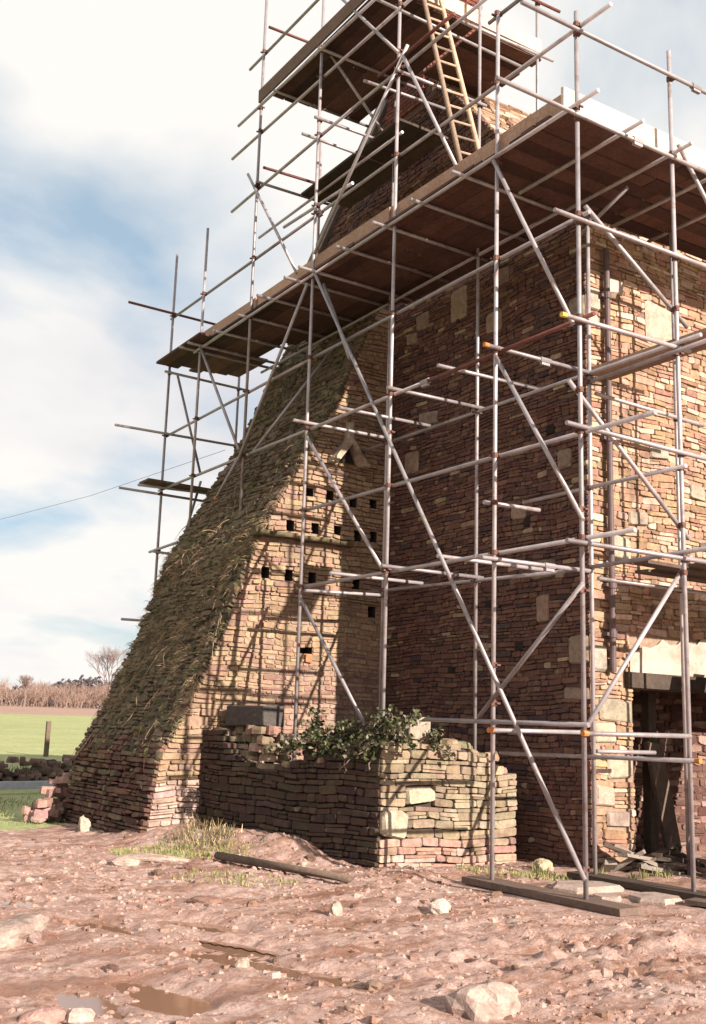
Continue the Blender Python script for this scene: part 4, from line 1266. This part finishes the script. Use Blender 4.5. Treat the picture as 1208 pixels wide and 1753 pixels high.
for k in range(9000):                                   # short moss fuzz between them
    s = rp.uniform(1.2, tot-.3); y = rp.uniform(YB-.02, YF+.03)
    if float(fbm(s*1.3, y*1.3, 47, 3)) < .50: continue
    _, _, tx, tz = slope_at(s)
    slope_blade(s, y, (-tz+rp.uniform(-.4, .4), rp.uniform(-.7, .7), tx+rp.uniform(-.6, .4)), rp.uniform(.02, .045), rp.uniform(.003, .006), pick(rp, DRK+GRN[:3], .2), .2)
tag(moss.build('moss_and_grass', M['leaf'], butt), kind='stuff')
# dry bracken and bramble stems straggling down the slope
st_ = MB()
for k in range(110):
    s = 1.5+5.2*rp.random()**1.2; y = rp.uniform(YB, YF); x, z, tx, tz = slope_at(s)
    p = np.array([x-tz*.04, y, z]); d = np.array([-.35, rp.uniform(-.9, .5), rp.uniform(-.9, .3)]); pts = [p]
    for j in range(4):
        d = d*.85+np.array([rp.uniform(-.1, .1), rp.uniform(-.3, .3), -.12]); p = p+d/np.linalg.norm(d)*rp.uniform(.06, .17)
        xs = prof_x(p[2])-.03
        if p[0] > xs: p[0] = xs
        pts.append(p)
    st_.tube(pts, [.005, .0045, .004, .003, .002], 4, pick(rp, [(.30, .19, .13), (.36, .26, .17), (.22, .13, .10)], .2), False)
tag(st_.build('dry_stems', M['leaf'], butt), kind='stuff')
# cushions of moss bedded between the stones
cu = MB()
for k in range(2400):
    s = rp.uniform(1.25, tot-.5); y = rp.uniform(YB-.02, YF)
    if float(fbm(s*1.1, y*1.3, 45, 3)) < .55: continue
    x, z, tx, tz = slope_at(s); rad = rp.uniform(.03, .095); n = 7; V = []
    top = np.array([x-tz*rad*.75, y, z+tx*rad*.75])
    for ring, (rf, hf) in enumerate(((1.0, -.12), (.72, .38))):
        for i in range(n):
            t = 2*math.pi*i/n; jr = rad*rf*rp.uniform(.75, 1.2)
            V.append((x+tx*jr*math.sin(t)-tz*rad*hf, y+jr*math.cos(t), z+tz*jr*math.sin(t)+tx*rad*hf))
    V.append(top)
    F = [(i, n+i, n+(i+1) % n, (i+1) % n) for i in range(n)]+[(n+i, 2*n, n+(i+1) % n) for i in range(n)]
    cu.add(V, F, pick(rp, DRK+[(.09, .08, .035), (.12, .085, .05), (.15, .11, .065), (.13, .11, .05)], .25))
tag(cu.build('moss_cushions', M['leaf'], butt), kind='stuff')

grass = MB()
def tuft(x, y, rad, n, hmin, hmax, pal, z=None):
    for _ in range(n):
        a = rp.uniform(0, 6.28); q = rad*math.sqrt(rp.random())
        X, Y = x+q*math.cos(a), y+q*math.sin(a); Z = (gz(X, Y)) if z is None else z
        blade(grass, (X, Y, Z-.01), (rp.uniform(-.5, .5), rp.uniform(-.5, .5), 1), rp.uniform(hmin, hmax), rp.uniform(.003, .006), pick(rp, pal, .2), rp.uniform(0, .5))
BRT = [(.22, .24, .075), (.27, .27, .10), (.18, .20, .06), (.31, .28, .14)]
for (x, y, rad, n) in ((5.35, 12.6, .5, 900), (5.75, 12.2, .4, 600), (5.1, 10.4, .45, 250), (5.4, 9.9, .4, 200), (8.6, 9.35, .3, 350), (8.2, 9.7, .3, 160), (6.0, 12.9, .5, 500), (6.1, 11.9, .35, 200), (8.05, 9.95, .2, 120)):
    tuft(x, y, rad, n, .025, .09, BRT)
for (x, y) in ((9.55, 8.85), (9.8, 8.75), (9.3, 9.25), (8.75, 9.6)): tuft(x, y, .12, 70, .05, .16, GRN+BRT)
for k in range(14):
    tuft(rp.uniform(5.8, 6.4), rp.uniform(11.8, 13.6), .15, 34, .06, .24, DRY+GRN)
for k in range(110):
    tuft(rp.uniform(3.2, 6.8), rp.uniform(16.5, 22.5), .3, 26, .05, .14, GRN+BRT)
for k in range(60):
    t = rp.uniform(.3, .95); c = np.array([1.0, 22.2])*(1-t)+np.array([10.4, 27.6])*t
    tuft(c[0]-.1, c[1]-.3, .3, 14, .1, .3, DRK+GRN, float(terrain(*c))+.3)
tag(grass.build('grass', M['leaf']), 'short rough grass at the wall foot and beyond the buttress', 'grass', kind='stuff')
for (x, y, z) in ((6.55, 13.5, 1.42), (6.75, 12.7, 1.12), (7.15, 10.9, 1.38), (7.5, 10.65, 1.42)):
    g2 = grass
wt = MB(); sv = grass; grass = wt
for (u, f, zz, n) in ((3.3, .2, 1.40, 110), (2.9, .3, 1.30, 50), (.2, .3, 1.38, 80), (.5, .15, 1.34, 60), (1.4, .2, 1.2, 30)):
    p = mF(u, 0, -f); tuft(p[0], p[1], .16, n, .05, .16, BRT+GRN, zz)
grass = sv
tag(wt.build('wall_grass', M['leaf'], low), kind='stuff')

# ivy over the corner of the ruined wall
ivy = thing('ivy', 'sprawling ivy clump hanging over the top corner of the ruined wall', 'ivy', (7.3, 11, 1.3))
lf = MB(); stm = MB()
for k in range(54):
    if k % 3: u = rp.uniform(.0, 1.75); p0 = np.array(mF(u, 1.30, -rp.uniform(.06, .40))); pts = [p0]
    else: p0 = np.array(mE(rp.uniform(.1, .85), 1.42, -rp.uniform(.1, .42))); pts = [p0]
    d = np.array([rp.uniform(-.5, .4), rp.uniform(-.6, .6), rp.uniform(-.05, .75)])
    for s in range(6):
        d = d*.8+np.array([rp.uniform(-.45, .3), rp.uniform(-.5, .5), rp.uniform(-.6, .25)])*.5
        pts.append(pts[-1]+d/np.linalg.norm(d)*.085)
    stm.tube(pts, [.006]*7, 4, (.12, .08, .05), False)
    for q in pts[1:]:
        for _ in range(15):
            c = q+np.array([rp.gauss(0, .045), rp.gauss(0, .045), rp.gauss(0, .042)])
            if c[2] < 1.20 or c[2] > 1.82: continue
            a = np.array([rp.uniform(-1, 1), rp.uniform(-1, 1), rp.uniform(-.6, .6)]); a /= np.linalg.norm(a)
            bb = np.cross(a, (rp.uniform(-1, 1), rp.uniform(-1, 1), rp.uniform(-1, 1))); bb /= np.linalg.norm(bb)
            s = rp.uniform(.018, .036)
            lf.add([c-a*s, c-a*s*.2+bb*s*.9, c+a*s*.25+bb*s*.55, c+a*s*1.15, c+a*s*.25-bb*s*.55, c-a*s*.2-bb*s*.9],
                   [(0, 1, 2, 3), (0, 3, 4, 5)], pick(rp, [(.05, .06, .022), (.07, .078, .03), (.04, .048, .02), (.10, .10, .05), (.15, .125, .075), (.24, .21, .15)], .2))
stm.build('stem', M['bark'], ivy); lf.build('leaves', M['leaf'], ivy)

# bare trees and hedge at the far edge of the field
def grow(mb, r, p, d, L, rad, depth, spread=.55):
    d = d/np.linalg.norm(d); q = p+d*L
    mb.tube([p, q], [rad, rad*.68], 3 if depth < 3 else 5, (.3, .2, .18), False)
    if depth == 0: return
    for k in range(r.choice((2, 3, 3))):
        nd_ = d+np.array([r.uniform(-1, 1), r.uniform(-1, 1), r.uniform(-.35, .75)])*spread
        grow(mb, r, p+d*L*r.uniform(.55, 1.0), nd_, L*r.uniform(.62, .85), rad*.62, depth-1, spread)
def ray_at(px, dist):
    """ground point at that horizontal distance on the bearing that shows at image column px"""
    d = _f + _r2*((px-604)/1865.76) + _u2*(-(1215-876.5)/1865.76)
    h = np.array([d[0], d[1]]); h /= np.linalg.norm(h); return h*dist
for (px, dist, hgt, dep, lab, seed) in ((40, 150, 1.55, 6, 'small bare tree with a pale trunk at the edge of the ploughed field', 3), (183, 155, 3.2, 7, 'taller bare tree rising beside the buttress silhouette', 8), (120, 170, 1.5, 5, 'low round bare tree in the middle of the hedge line', 5)):
    h = ray_at(px, dist); z = (gz(h[0], h[1])); r = random.Random(seed)
    t = thing('bare_tree', lab, 'tree', (h[0], h[1], z), 'bare trees along the field edge')
    tr = MB(); tr.tube([(h[0], h[1], z-.2), (h[0]+.1, h[1], z+hgt)], [.17, .12], 6); tr.build('trunk', M['bark'], t)
    cr = MB()
    for k in range(4): grow(cr, r, np.array([h[0]+.1, h[1], z+hgt*(.7+.1*k)]), np.array([r.uniform(-.6, .6), r.uniform(-.6, .6), 1.0]), hgt*.62, .09, dep, .6)
    cr.build('crown', M['bark'], t)
hd = MB(); r = random.Random(4)
for k in range(330):
    px = r.uniform(-120, 330); h = ray_at(px, 160+r.uniform(-6, 14)); z = (gz(h[0], h[1]))
    for j in range(2): grow(hd, r, np.array([h[0]+r.uniform(-1, 1), h[1]+r.uniform(-1, 1), z-.1]), np.array([r.uniform(-.5, .5), r.uniform(-.5, .5), 1.0]), r.uniform(.6, 1.6), .05, 4, .65)
hm = plain('hedge_twigs', (.27, .18, .145), .95, 0, .2, .5, 0)
tag(hd.build('hedge', hm), 'long bare brown hedge along the far edge of the field', 'hedge', kind='stuff')
fw = MB()
for k in range(420):
    px = r.uniform(-150, 420); h = ray_at(px, 330+r.uniform(-20, 30)); z = (gz(h[0], h[1]))
    top = 8.5+5.0*math.exp(-((px-150)/60)**2)+r.uniform(-.5, .5)
    for j in range(20):
        c = np.array([h[0]+r.gauss(0, 2), h[1]+r.gauss(0, 2), z+top*r.uniform(.1, .8)*(1-.25*r.random())]); n = 6; V = []
        for i in range(n):
            a = 6.28*i/n; V.append(c+np.array([math.cos(a)*r.uniform(.2, .8), math.sin(a)*r.uniform(.2, .8), r.uniform(-.35, .35)]))
        V.append(c+np.array([0, 0, r.uniform(.2, .6)])); V.append(c-np.array([0, 0, .5]))
        fw.add(V, [(i, (i+1) % n, n) for i in range(n)]+[((i+1) % n, i, n+1) for i in range(n)], pick(r, [(.075, .062, .07), (.10, .08, .085)]))
tag(fw.build('distant_wood', M['leaf']), 'dark distant wood on the skyline beyond the hedge', 'wood', kind='stuff')
